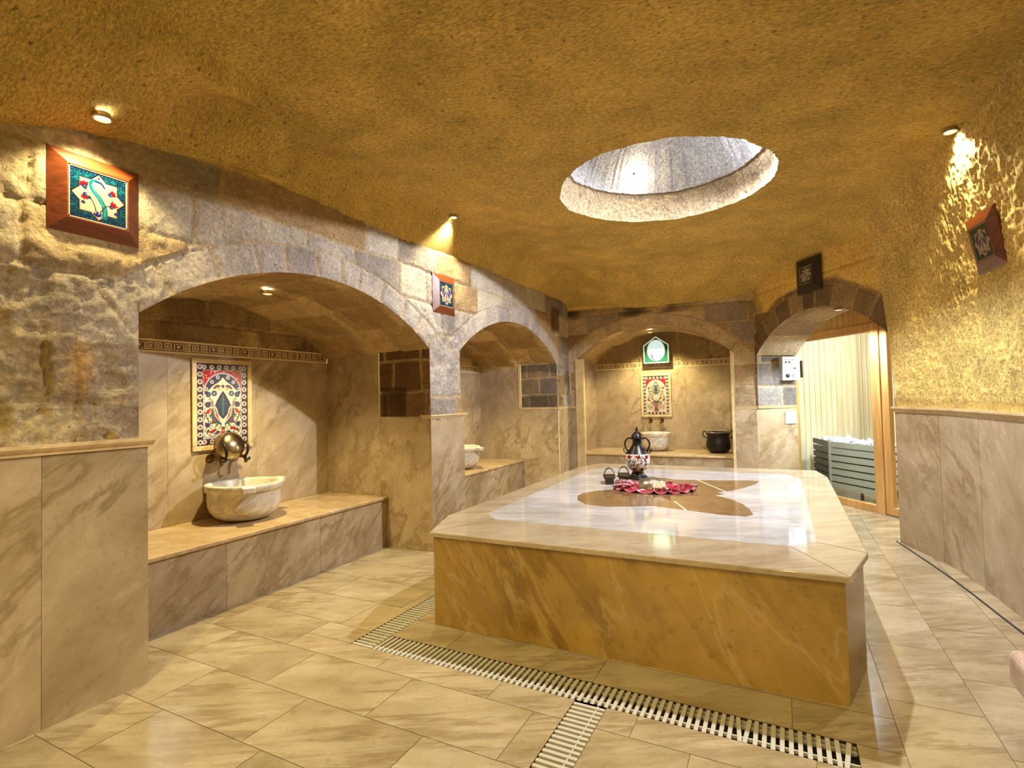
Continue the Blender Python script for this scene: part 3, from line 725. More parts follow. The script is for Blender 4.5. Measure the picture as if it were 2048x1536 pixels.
# ------------------------------------------------------------------ floor
GR = [(-2.37, .222, 2.42, 2.60), (-2.37, -2.21, 2.60, 6.9), (-.935, -.78, -.4, 2.42)]   # drains x0,x1,y0,y1
def sub_rect(r, h):
    x0, x1, y0, y1 = r; a0, a1, b0, b1 = h
    if a0 >= x1 or a1 <= x0 or b0 >= y1 or b1 <= y0: return [r]
    out = []
    if b0 > y0: out.append((x0, x1, y0, b0))
    if b1 < y1: out.append((x0, x1, b1, y1))
    ya, yb = max(y0, b0), min(y1, b1)
    if a0 > x0: out.append((x0, a0, ya, yb))
    if a1 < x1: out.append((a1, x1, ya, yb))
    return out
def floor_tiles():
    rs = random.Random(3); T = []
    def row(x0, x1, y0, y1, L=.66, ph=0):
        x = x0-ph
        while x < x1:
            T.append((max(x, x0), min(x+L, x1), y0, y1)); x += L
    # front rows
    for k, y1 in enumerate(np.arange(2.25, -2.7, -.365)):
        row(-4.5, .39, y1-.365, y1, .695, [.05, .41, .28, .6][k % 4])
    row(-4.5, .39, 2.25, 2.6, .7, .33)
    row(-2.21, .39, 2.6, 2.86, .9, .5)
    row(-4.5, -2.21, 2.6, 2.98, .72, .3)
    for k, y in enumerate(np.arange(2.98, 10.4, .38)): row(-4.5, -2.0, y, y+.38, .72, [.1, .45, .28][k % 3])
    T.append((-2.0, .39, 2.86, 6.6)); T.append((-2.21, -2.0, 2.86, 2.98))
    for k, y in enumerate(np.arange(6.6, 10.5, .38)): row(-2.0, .39, y, y+.38, .72, [.1, .45, .28][k % 3])
    for x0, x1, ph in ((.39, .75, .2), (.75, 1.11, .5), (1.11, 1.47, .33), (1.47, 3.2, .1)):
        y = -2.7-ph
        while y < 10.4:
            T.append((x0, x1, max(y, -2.7), min(y+.66, 10.4))); y += .66
    quads = []; cuts = []
    for r in T:
        rnd = rs.random(); L = [r]
        for g in GR: L = [q for p in L for q in sub_rect(p, g)]
        for q in L: cuts.append((q, rnd))
    V = []; F = []; R = []
    g = .0014
    for (x0, x1, y0, y1), rnd in cuts:
        if x1-x0 < .004 or y1-y0 < .004: continue
        i = len(V); V += [(x0+g, y0+g, 0), (x1-g, y0+g, 0), (x1-g, y1-g, 0), (x0+g, y1-g, 0)]; F.append((i, i+1, i+2, i+3)); R += [rnd]*4
    me = bpy.data.meshes.new('floor'); me.from_pydata(V, [], F); me.update()
    a = me.attributes.new('rnd', 'FLOAT', 'POINT'); a.data.foreach_set('value', np.array(R, np.float32))
    o = link_mesh('floor', me, MF); o['kind'] = 'structure'
    L = [(-4.6, 3.3, -2.75, 10.6)]
    for h in GR: L = [q for p in L for q in sub_rect(p, h)]
    o = slab_obj('floor_bed', [[(a, c, -.003), (b, c, -.003), (b, d, -.003), (a, d, -.003)] for a, b, c, d in L], GROUT); o['kind'] = 'structure'
    # channels under the grates
    q = []
    for x0, x1, y0, y1 in GR:
        z = -.05
        q += [[(x0, y0, z), (x1, y0, z), (x1, y1, z), (x0, y1, z)], [(x0, y0, 0), (x1, y0, 0), (x1, y0, z), (x0, y0, z)], [(x0, y1, 0), (x1, y1, 0), (x1, y1, z), (x0, y1, z)],
              [(x0, y0, 0), (x0, y1, 0), (x0, y1, z), (x0, y0, z)], [(x1, y0, 0), (x1, y1, 0), (x1, y1, z), (x1, y0, z)]]
    o = slab_obj('floor_channels', q, DARK); o['kind'] = 'structure'
floor_tiles()
# grates
def grate(name, x0, x1, y0, y1, along, label, pitch=.0335, bar=.0175, broken=()):
    bm = bmesh.new(); L = (x1-x0) if along == 'x' else (y1-y0); n = int(L/pitch); rs = random.Random(5)
    for k in range(n):
        c = (k+.5)*pitch; a0, a1 = (c-bar/2, c+bar/2)
        sh = rs.uniform(-.001, .001); ang = dict(broken).get(k, 0)
        if along == 'x':
            Mx = Matrix.Translation((x0+c, (y0+y1)/2, 0)) @ Matrix.Rotation(ang, 4, 'Z')
            bx(bm, -bar/2, bar/2, -(y1-y0)/2+.0015, (y1-y0)/2-.0015, -.012, -.001, 0, M=Mx)
        else:
            bx(bm, x0+.0015, x1-.0015, y0+a0, y0+a1, -.012, -.001)
    if along == 'x':
        bx(bm, x0, x1, y0+.036, y0+.044, -.016, -.0035); bx(bm, x0, x1, y1-.044, y1-.036, -.022, -.013)
        bx(bm, x0, x1, y0, y0+.006, -.05, -.013); bx(bm, x0, x1, y1-.006, y1, -.05, -.013)
    else:
        bx(bm, x0+.036, x0+.044, y0, y1, -.022, -.013); bx(bm, x1-.044, x1-.036, y0, y1, -.016, -.0035)
        bx(bm, x0, x0+.006, y0, y1, -.05, -.013); bx(bm, x1-.006, x1, y0, y1, -.05, -.013)
    o = bm_obj(name, bm, GRATE); tag(o, label, 'drain grate'); return o
grate('drain_grate', -2.21, .222, 2.42, 2.60, 'x', 'long slatted drain grate running along the front of the marble platform', broken=((59, .10), (60, -.07), (71, -.13)))
grate('drain_grate', -2.37, -2.21, 2.42, 6.9, 'y', 'slatted drain grate running back along the left side of the marble platform')
grate('drain_grate', -.935, -.78, -.4, 2.42, 'y', 'short slatted drain grate branching off toward the camera at the bottom edge')
# dark joint that follows the right wall
bm = bmesh.new()
JP = crom([(.93, 6.19, .003), (.945, 6.11, .003), (1.10, 5.17, .003), (1.184, 4.42, .003), (1.235, 3.9, .003), (1.28, 3.0, .003), (1.30, 1.5, .003)], 8)
tube(bm, JP, .006, 6); o = bm_obj('floor_cable', bm, simple('black_rubber', (30, 26, 24), .5)); tag(o, 'thin black cable lying on the floor along the right marble wall', 'cable')

# ------------------------------------------------------------------ ceiling rock
SKC = (-.83, 4.5); SKR = .86
def sdf_poly(X, Y, P):
    d = np.full(X.shape, 1e9); ins = np.zeros(X.shape, bool)
    for (ax, ay), (bx_, by) in zip(P, np.roll(P, -1, 0)):
        ex, ey = bx_-ax, by-ay; t = np.clip(((X-ax)*ex+(Y-ay)*ey)/(ex*ex+ey*ey), 0, 1)
        d = np.minimum(d, np.hypot(X-ax-t*ex, Y-ay-t*ey))
        c = ((ay > Y) != (by > Y)) & (X < ex*(Y-ay)/(by-ay+1e-12)+ax); ins ^= c
    return np.where(ins, -d, d)
FPB = np.array([(-5., -3.0), (-5., 7.12), (-1.26, 7.14), (-.30, 7.25), (.02, 6.98), (.62, 5.95), (.90, 5.3), (1.08, 4.5), (1.14, 3.7), (1.14, -3.0)])
def ceil_z(X, Y):
    P = np.stack([X, Y, X*0], -1)
    d = sdf_poly(X, Y, FPB)+.03*fbm(P, 3, 1.4); dp = np.maximum(d+.02, 0)
    zb = 3.2 + .10*smooth(-1.9, -2.7, X)*smooth(2.4, 3.6, Y)
    z = zb - (.50*dp-.06*dp*dp)*smooth(-.02, .05, dp)
    # the rock comes down to the masonry along the left wall
    yk = [-3, .6, 1.3, 1.9, 2.25, 2.62, 3.3, 4.2, 5.3, 6.2, 7.12, 8.3]
    xe = np.interp(Y, yk, [-2.2, -2.28, -2.36, -2.46, -2.60, -2.93, -2.93, -2.90, -2.84, -2.80, -2.76, -2.76])+.03*fbm(P+9, 3, 2.2)
    zw = np.interp(Y, [-3, .2, .6, 1.2, 1.53, 2.0, 2.4, 3.3, 4.0, 5.0, 6.0, 7.4, 8.3], [2.2, 2.45, 2.58, 2.78, 2.87, 2.935, 3.01, 2.98, 2.98, 3.03, 2.99, 3.0, 3.0])
    t = np.maximum(xe-X, 0)/(xe+3.04); near = smooth(2.6, 2.2, Y)
    sh = (1-near)*t**.8 + near*(.42*smooth(0, .16, t)+.58*smooth(.1, 1.1, t)*1.05)
    z = np.minimum(z, zb-(zb-zw)*np.where(t > 0, sh, 0))
    # carved pocket over the first arch, with a rib at its right edge
    z = z + .17*np.exp(-((X+2.78)/.17)**2-((Y-1.92)/.30)**2)*smooth(2.45, 2.25, Y)
    z = z + .05*fbm(P, 3, .9) + .030*fbm(P, 4, 3.5)
    return z
def rock_col(P, base=(244, 208, 116)):
    b = s2ln(base); n = fbm(P, 4, 1.1)[..., None]; m = fbm(P+31, 4, 4.5)[..., None]
    return np.clip(b*(1+.35*n+.35*m)*np.array([1, 1+.05*0, 1]), .01, 1)
# polar patch round the skylight blends to the rectangular grid: build grid and cut the hole with matching ring
x = np.arange(-3.25, 3.3, .022); y = np.arange(-2.7, 8.3, .022)
X, Y = np.meshgrid(x, y, indexing='ij')
RD = np.hypot(X-SKC[0], Y-SKC[1])
RB = .995
Z = ceil_z(X, Y)+.006*ridged(np.stack([X, Y*2.2, X*0], -1), 3, 16)
cen = np.hypot((X[:-1, :-1]+X[1:, 1:])/2-SKC[0], (Y[:-1, :-1]+Y[1:, 1:])/2-SKC[1])
P = np.stack([X, Y, Z], -1)
o = grid_obj('ceiling', P, RK, rock_col(P), mask=cen > RB-.03, flip=True); o['kind'] = 'structure'
na = 480; nr = 12
A = np.linspace(0, 2*PI, na, endpoint=False)[:, None]
edge = SKR+.030*fbm(np.stack([np.cos(A)*3, np.sin(A)*3, A*0], -1), 4, 3)+.022*fbm(np.stack([np.cos(A)*9, np.sin(A)*9, A*0+5], -1), 3, 4)
t = np.linspace(0, 1, nr)[None, :]
Rr = edge+(RB+.03-edge)*t
X = SKC[0]+Rr*np.cos(A); Y = SKC[1]+Rr*np.sin(A); Z = ceil_z(X, Y)-.002*t*0
Z[:, 0] += .0
P = np.stack([X, Y, Z], -1)
o = grid_obj('ceiling_skylight_rim', P, RK, rock_col(P), close_u=True, flip=True); o['kind'] = 'structure'
# the shaft: rough flare then smoother dome
zr = [0, .03, .08, .14, .20, .245, .25, .27, .33, .42, .52, .62, .72, .80, .86, .9]
rr_ = [0, -.002, -.01, -.02, -.035, -.045, -.075, -.08, -.10, -.14, -.20, -.29, -.42, -.56, -.70, -.84]
zi = np.interp(np.linspace(0, 15, 90), range(16), zr)[None, :]; ri = np.interp(np.linspace(0, 15, 90), range(16), rr_)[None, :]
z0 = ceil_z(SKC[0]+edge*np.cos(A), SKC[1]+edge*np.sin(A))
R0 = edge+ri; lw = smooth(.3, .2, zi)
base3 = np.stack([np.cos(A)*R0, np.sin(A)*R0, zi+A*0], -1)
R1 = R0+(.034*fbm(base3, 4, 30)*lw+.006*fbm(base3*np.array([1, 1, .15]), 3, 22)*(1-lw))*smooth(0, .03, zi)
P = np.stack([SKC[0]+R1*np.cos(A), SKC[1]+R1*np.sin(A), z0+(zi)+0*A], -1)
cc = np.where((lw+0*A)[..., None] > .5, s2ln((152, 132, 104)), s2ln((168, 165, 166)))*(1+.5*fbm(base3*np.array([1, 1, .3]), 4, 9)[..., None])
o = grid_obj('ceiling_skylight_shaft', P, RR, np.clip(cc, .01, 1), close_u=True); o['kind'] = 'structure'

# right rock wall
TPs = [(.10, 6.95), (.62, 5.98), (.80, 5.6), (.90, 5.3), (1.02, 4.85), (1.09, 4.45), (1.14, 3.7), (1.16, 2.6), (1.16, 1.0), (1.16, -2.6)]
TPs = [(.72, 6.08), (.78, 5.75), (.84, 5.5), (.93, 5.2), (1.0, 4.9), (1.09, 4.42), (1.14, 3.6), (1.16, 2.6), (1.16, 1.0), (1.16, -2.6)]
def resamp(P, step, ymin=.8):
    C = crom([(p[0], p[1], 0) for p in P], 40); return np.array([(c.x, c.y) for c in C])
B = resamp(RP, .01); T = resamp(TPs, .01)
# dense where it can be seen
yy = np.concatenate([np.arange(0, 1, 1/230.)])
seg = np.linspace(0, 1, len(B)); 
fine = np.concatenate([np.linspace(0, .72, 420), np.linspace(.725, 1, 40)])
Bx = np.stack([np.interp(fine, seg, B[:, k]) for k in (0, 1)], -1); Tx = np.stack([np.interp(fine, seg, T[:, k]) for k in (0, 1)], -1)
nz = 190; tz = np.linspace(0, 1, nz)[None, :, None]
bul = .0+.0*tz
XY = Bx[:, None, :]*(1-tz**2.0)+Tx[:, None, :]*tz**2.0
Zz = 1.285+(3.36-1.285)*tz[..., 0]+0*XY[..., 0]
P = np.concatenate([XY, Zz[..., None]], -1)
n = ridged(P*np.array([1, 1, .6]), 4, 24)*.030+ridged(P*np.array([1, 1, .6]), 3, 11)*.012+fbm(P, 3, 2)*.05
n = n*smooth(0, .06, tz[..., 0])
edge_l = smooth(0, .06, np.linspace(0, 1, len(fine)))[:, None]
P[..., 0] -= (n+.01)*edge_l; P[..., 1] -= n*.3*edge_l
P[..., 0] += .018*smooth(.05, 0, tz[..., 0])
c = rock_col(P, (238, 206, 124))
o = grid_obj('wall_right', P, RR, c, flip=True); o['kind'] = 'structure'
# rock round the corner on the sauna side

# ------------------------------------------------------------------ benches
def bench(label, x0, x1, y0, y1, z, front, nseg=3):
    t = empty('marble_bench', ((x0+x1)/2, (y0+y1)/2, 0), 0, label, 'bench')
    ox, oy = (x0+x1)/2, (y0+y1)/2
    ov = .022; th = .03; bm = bmesh.new()
    X0, X1, Y0, Y1 = x0, x1, y0, y1
    if front == 'x': X1 = x1+ov
    else: Y0 = y0-ov
    bx(bm, X0-ox, X1-ox, Y0-oy, Y1-oy, z-th, z, .008, 3)
    bm_obj('bench_top', bm, MC2, t)
    q = []
    if front == 'x': q = [[(x1-ox, a-oy, .0), (x1-ox, b-oy, .0), (x1-ox, b-oy, z-th), (x1-ox, a-oy, z-th)] for a, b in zip(np.linspace(y0, y1, nseg+1)[:-1]+.001, np.linspace(y0, y1, nseg+1)[1:]-.001)]
    else: q = [[(a-ox, y0-oy, .0), (b-ox, y0-oy, .0), (b-ox, y0-oy, z-th), (a-ox, y0-oy, z-th)] for a, b in zip(np.linspace(x0, x1, nseg+1)[:-1]+.001, np.linspace(x0, x1, nseg+1)[1:]-.001)]
    slab_obj('front_panel', q, MB, t, nseg+3)
    bm = bmesh.new(); e = .004
    if front == 'x': bx(bm, x0-ox+.01, x1-ox-e, y0-oy+.001, y1-oy-.001, .0, z-th)
    else: bx(bm, x0-ox+.001, x1-ox-.001, y0-oy+e, y1-oy-.01, .0, z-th)
    bm_obj('core', bm, GROUT, t)
    return t
MC2 = marble('bench_marble', (194, 168, 128), (152, 122, 78), (152, 122, 78), .2, 1.3, .6)
bench('marble bench under the front left arch, carrying the basin with the hanging bowl', XN+.002, -3.60, 1.602, 4.198, .50, 'x')
bench('marble bench under the middle arch, half hidden by the pilaster', XN+.002, -3.66, 4.797, 7.468, .50, 'x')
bench('marble bench in the back niche, carrying the black cauldron', -2.925, -.605, 8.05, 8.995, .57, 'y')
# corner bench at the right edge of the picture
t = empty('marble_bench', (1.0, 1.7, 0), 0, 'pinkish marble bench corner jutting in at the right edge of the frame', 'bench')
MPK = marble('pink_marble', (196, 176, 168), (164, 140, 128), (166, 142, 130), .22, 2, .4)
bm = bmesh.new(); t2 = bmesh.new()
bx(t2, -.30, .33, -1.4, .87, .365, .50, .03, 4); join(bm, t2); bm_obj('bench_top', bm, MPK, t)
bm = bmesh.new(); bx(bm, .12, .33, -1.35, .75, 0, .365, .004); bm_obj('support', bm, MB, t)

# ------------------------------------------------------------------ the platform
t = empty('marble_platform', (-.93, 4.75, 0), 0, 'large waist-low marble platform with brown leaf inlay in the middle of the room', 'platform')
PO = Vector((-.93, 4.75))
def pp(L): return [(a-PO.x, b-PO.y) for a, b in L]
OUT = [(-2.075, 2.826), (.250, 2.866), (.373, 3.33), (.376, 6.15), (.30, 6.62), (-2.12, 6.59), (-2.253, 6.15), (-2.24, 3.29)]
def inset(L, d):
    c = Vector((sum(p[0] for p in L)/len(L), sum(p[1] for p in L)/len(L))); n = len(L); out = []
    for i in range(n):
        a, b, e = Vector(L[i-1]), Vector(L[i]), Vector(L[(i+1) % n])
        d1 = (b-a).normalized(); d2 = (e-b).normalized(); n1 = Vector((-d1.y, d1.x)); n2 = Vector((-d2.y, d2.x))
        m = (n1+n2).normalized(); out.append(tuple(b+m*(d/m.dot(n1))))
    return out
bm = bmesh.new(); prism(bm, pp(OUT), .572, .60, .008); bm_obj('platform_top', bm, MT, t)
body = inset(OUT, .025); q = []
for i in range(8):
    a, b = Vector(body[i]), Vector(body[(i+1) % 8])
    q.append([(a.x-PO.x, a.y-PO.y, 0), (b.x-PO.x, b.y-PO.y, 0), (b.x-PO.x, b.y-PO.y, .573), (a.x-PO.x, a.y-PO.y, .573)])
slab_obj('side_panel', q, MP, t, 8)
INW = [(-1.99, 3.45), (-1.85, 3.30), (.01, 3.315), (.145, 3.46), (.14, 5.95), (.0, 6.22), (-1.86, 6.20), (-2.05, 6.0)]
bm = bmesh.new(); prism(bm, pp(INW), .5995, .6008); bm_obj('white_inset', bm, MW, t)['label'] = 'white marble field'
INL = [(-1.605, 4.343), (-1.609, 4.451), (-1.536, 4.62), (-1.40, 4.76), (-1.28, 4.86), (-1.36, 4.98), (-1.43, 5.15), (-1.45, 5.38), (-1.40, 5.56), (-1.27, 5.60), (-1.10, 5.58), (-.98, 5.50),
       (-.78, 5.535), (-.56, 5.59), (-.34, 5.66), (-.225, 5.66), (-.25, 5.46), (-.33, 5.22), (-.42, 5.03), (-.53, 4.90), (-.46, 4.82), (-.535, 4.753), (-.40, 4.62), (-.30, 4.45), (-.24, 4.25), (-.21, 4.08), (-.25, 4.0), (-.42, 4.0),
       (-.62, 4.06), (-.80, 4.11), (-.935, 4.135), (-1.07, 4.06), (-1.25, 3.99), (-1.42, 4.02), (-1.54, 4.16)]
bm = bmesh.new(); prism(bm, pp(INL), .6, .6016); bm_obj('leaf_inlay', bm, MBR, t)['label'] = 'brown marble leaf-star inlay'
bm = bmesh.new()
def seam(bm, a, b, w, z0, z1):
    a = Vector(a); b = Vector(b); d = (b-a).normalized(); n = Vector((-d.y, d.x))*w/2
    prism(bm, pp([tuple(a-n), tuple(b-n), tuple(b+n), tuple(a+n)]), z0, z1)
PJ = simple('pale_joint', (214, 196, 160), .3); BJ = simple('brown_joint', (134, 106, 78), .5)
for a, b in (((-.79, 5.56), (-.47, 4.96)), ((-.80, 4.38), (-.66, 4.07))):
    bm = bmesh.new(); seam(bm, a, b, .015, .6, .602); bm_obj('inlay_seam', bm, PJ, t)
for a, b in (((.01, 3.315), (.250, 2.866)), ((.145, 3.46), (.373, 3.33)), ((-1.85, 3.3), (-2.075, 2.83)), ((.14, 6.0), (.37, 6.17)), ((-.60, 4.62), (.145, 3.86)), ((-.9, 3.76), (.145, 3.84)), ((-.42, 4.9), (.14, 4.86)), ((-1.9, 5.2), (-1.45, 5.2)), ((-.5, 6.21), (.30, 5.98))):
    bm = bmesh.new(); seam(bm, a, b, .003, .6, .6011); bm_obj('slab_joint', bm, BJ, t)

# ------------------------------------------------------------------ painting on ceramic
class Paint:
    def __init__(self, nx, ny, bg, W=1., H=1.):
        self.W, self.H = W, H
        x = (np.arange(nx)+.5)/nx*W; y = (np.arange(ny)+.5)/ny*H
        self.X, self.Y = np.meshgrid(x, y, indexing='ij'); self.C = np.zeros((nx, ny, 3))+s2ln(bg)
        self.px = W/nx
    def put(self, mask, col): self.C[mask] = s2ln(col)
    def disc(self, cx, cy, r, col, ry=None, ang=0):
        ry = ry or r; c, s = math.cos(ang), math.sin(ang); dx, dy = self.X-cx, self.Y-cy
        self.put(((dx*c+dy*s)/r)**2+((-dx*s+dy*c)/ry)**2 < 1, col)
    def ring(self, cx, cy, r, w, col): d = np.hypot(self.X-cx, self.Y-cy); self.put(np.abs(d-r) < w, col)
    def poly(self, pts, col):
        X, Y = self.X, self.Y; ins = np.zeros(X.shape, bool); n = len(pts)
        for i in range(n):
            (ax, ay), (bx_, by) = pts[i], pts[(i+1) % n]
            ins ^= ((ay > Y) != (by > Y)) & (X < (bx_-ax)*(Y-ay)/(by-ay+1e-12)+ax)
        self.put(ins, col)
    def rect(self, x0, x1, y0, y1, col): self.put((self.X > x0) & (self.X < x1) & (self.Y > y0) & (self.Y < y1), col)
    def line(self, pts, w, col, w2=None):
        P = crom([(p[0], p[1], 0) for p in pts], 8) if len(pts) > 2 else [Vector((p[0], p[1], 0)) for p in pts]
        d = np.full(self.X.shape, 1e9); n = len(P)-1
        for i, (a, b) in enumerate(zip(P[:-1], P[1:])):
            ex, ey = b.x-a.x, b.y-a.y; t = np.clip(((self.X-a.x)*ex+(self.Y-a.y)*ey)/(ex*ex+ey*ey+1e-12), 0, 1)
            ww = w if w2 is None else w+(w2-w)*(i+.5)/n
            d = np.minimum(d, np.hypot(self.X-a.x-t*ex, self.Y-a.y-t*ey)/ww)
        self.put(d < 1, col)
    def leaf(self, x0, y0, x1, y1, w, col, bend=0):
        a = np.array((x0, y0)); b = np.array((x1, y1)); d = b-a; L = np.hypot(*d); n = np.array((-d[1], d[0]))/L
        t = np.linspace(0, 1, 12); c = a+d*t[:, None]+n*(bend*np.sin(PI*t))[:, None]; ww = (w*np.sin(PI*t**.8))[:, None]
        self.poly([tuple(p) for p in np.concatenate([c+n*ww, (c-n*ww)[::-1]])], col)
    def flower(self, cx, cy, r, c1, c2, n=6, rot=0):
        for k in range(n): a = rot+2*PI*k/n; self.disc(cx+r*.6*math.cos(a), cy+r*.6*math.sin(a), r*.45, c1)
        self.disc(cx, cy, r*.4, c2)
    def obj(self, name, mat, parent, M):
        nx, ny = self.C.shape[:2]
        x = np.linspace(0, self.W, nx+1); y = np.linspace(0, self.H, ny+1); X, Y = np.meshgrid(x, y, indexing='ij')
        V = np.stack([X, Y, X*0], -1).reshape(-1, 3); Mn = np.array(M); V = V@Mn[:3, :3].T+Mn[:3, 3]
        idx = np.arange((nx+1)*(ny+1)).reshape(nx+1, ny+1); q = np.stack([idx[:-1, :-1], idx[1:, :-1], idx[1:, 1:], idx[:-1, 1:]], -1).reshape(-1, 4)
        me = bpy.data.meshes.new(name); me.vertices.add(len(V)); me.vertices.foreach_set('co', V.reshape(-1).astype(np.float32))
        me.loops.add(q.size); me.loops.foreach_set('vertex_index', q.reshape(-1).astype(np.int32))
        me.polygons.add(len(q)); me.polygons.foreach_set('loop_start', (np.arange(len(q))*4).astype(np.int32)); me.update(calc_edges=True)
        a = me.color_attributes.new('Col', 'BYTE_COLOR', 'CORNER'); c = np.ones((len(q), 4, 4), np.float32); c[:, :, :3] = self.C.reshape(-1, 1, 3)
        a.data.foreach_set('color', c.reshape(-1))
        return link_mesh(name, me, mat, parent)
NAVY = (44, 44, 92); TEAL = (20, 96, 104); RED = (176, 34, 40); CREAM = (226, 214, 190); PURP = (84, 52, 92); GRN = (40, 104, 84)
def star_pts(cx, cy, R, r=None):
    r = r or R*.765; return [(cx+(R if k % 2 == 0 else r)*math.sin(PI*k/8), cy+(R if k % 2 == 0 else r)*math.cos(PI*k/8)) for k in range(16)]
def star_tile(kind, n=150):
    p = Paint(n, n, (14, 78, 96)); rs = random.Random(4)
    for k in range(150):
        x, y = rs.random(), rs.random(); c = rs.choice([(18, 40, 74), (10, 54, 70), (30, 128, 140), (24, 60, 110), (12, 96, 110)])
        p.ring(x, y, rs.uniform(.015, .035), .006, c)
        p.leaf(x, y, x+rs.uniform(-.08, .08), y+rs.uniform(-.08, .08), .012, c, .02)
    for i in range(8):
        for (x, y) in ((.06, .06+i*.126), (.94, .06+i*.126), (.06+i*.126, .06), (.06+i*.126, .94)):
            p.ring(x, y, .028, .009, (16, 34, 78)); p.disc(x, y, .010, (40, 140, 150))
    p.poly(star_pts(.5, .5, .475), (20, 14, 30)); p.poly(star_pts(.5, .5, .45), (200, 170, 150)); p.poly(star_pts(.5, .5, .425), (228, 216, 180))
    if kind == 'tulip':
        # curled saz leaf
        p.line([(.60, .14), (.60, .30), (.52, .48), (.40, .62), (.36, .74), (.42, .82), (.54, .80), (.60, .72)], .05, (24, 126, 140), .012)
        p.line([(.60, .16), (.60, .30), (.52, .48), (.41, .62), (.38, .72)], .014, (60, 180, 190))
        p.line([(.44, .80), (.54, .79), (.60, .72)], .014, (34, 40, 120))
        def tul(cx, cy, a, s=.09):
            c, sn = math.cos(a), math.sin(a)
            for o_, w_ in ((-.5, .03), (0, .034), (.5, .03)):
                x1 = cx+s*1.5*(c*math.cos(o_)-sn*math.sin(o_)); y1 = cy+s*1.5*(sn*math.cos(o_)+c*math.sin(o_)); p.leaf(cx, cy, x1, y1, w_, (190, 26, 26))
            p.disc(cx, cy, .04, (40, 36, 120)); p.disc(cx+.01, cy, .018, (60, 130, 150))
        tul(.27, .64, 1.75); tul(.27, .50, 4.6, .075); tul(.70, .62, .6, .08); tul(.72, .38, .9, .09); tul(.25, .66, 2.4, .06)
        for (x, y) in ((.24, .34), (.80, .26), (.34, .46)): p.disc(x, y, .034, (44, 40, 110)); p.disc(x, y, .012, (100, 110, 170))
        p.disc(.48, .17, .07, (50, 40, 140), .055); p.leaf(.44, .17, .5, .42, .03, CREAM); p.leaf(.50, .16, .55, .40, .018, CREAM)
        p.line([(.46, .2), (.40, .4), (.30, .48)], .009, (60, 60, 60)); p.line([(.52, .2), (.62, .36), (.70, .38)], .009, (60, 60, 60)); p.disc(.5, .88, .022, (120, 30, 30))
    else:
        for s in (-1, 1):
            p.leaf(.5+s*.08, .62, .5+s*.22, .34, .05, (86, 60, 150)); p.leaf(.5+s*.22, .74, .5+s*.26, .44, .06, (96, 70, 160)); p.disc(.5+s*.2, .66, .06, (70, 50, 130))
            p.line([(.5+s*.06, .8), (.5+s*.14, .72), (.5+s*.22, .76)], .014, (60, 100, 50)); p.disc(.5+s*.13, .77, .035, (70, 90, 40)); p.disc(.5+s*.28, .26, .02, (60, 100, 60))
            p.line([(.5, .28), (.5+s*.1, .2), (.5+s*.2, .3)], .010, (60, 60, 90))
        p.leaf(.5, .3, .5, .72, .045, (50, 70, 90)); p.leaf(.5, .34, .5, .66, .02, (200, 200, 190)); p.disc(.5, .9, .02, (60, 20, 20)); p.disc(.5, .22, .05, (150, 80, 60)); p.disc(.5, .22, .02, (230, 200, 180))
    return p
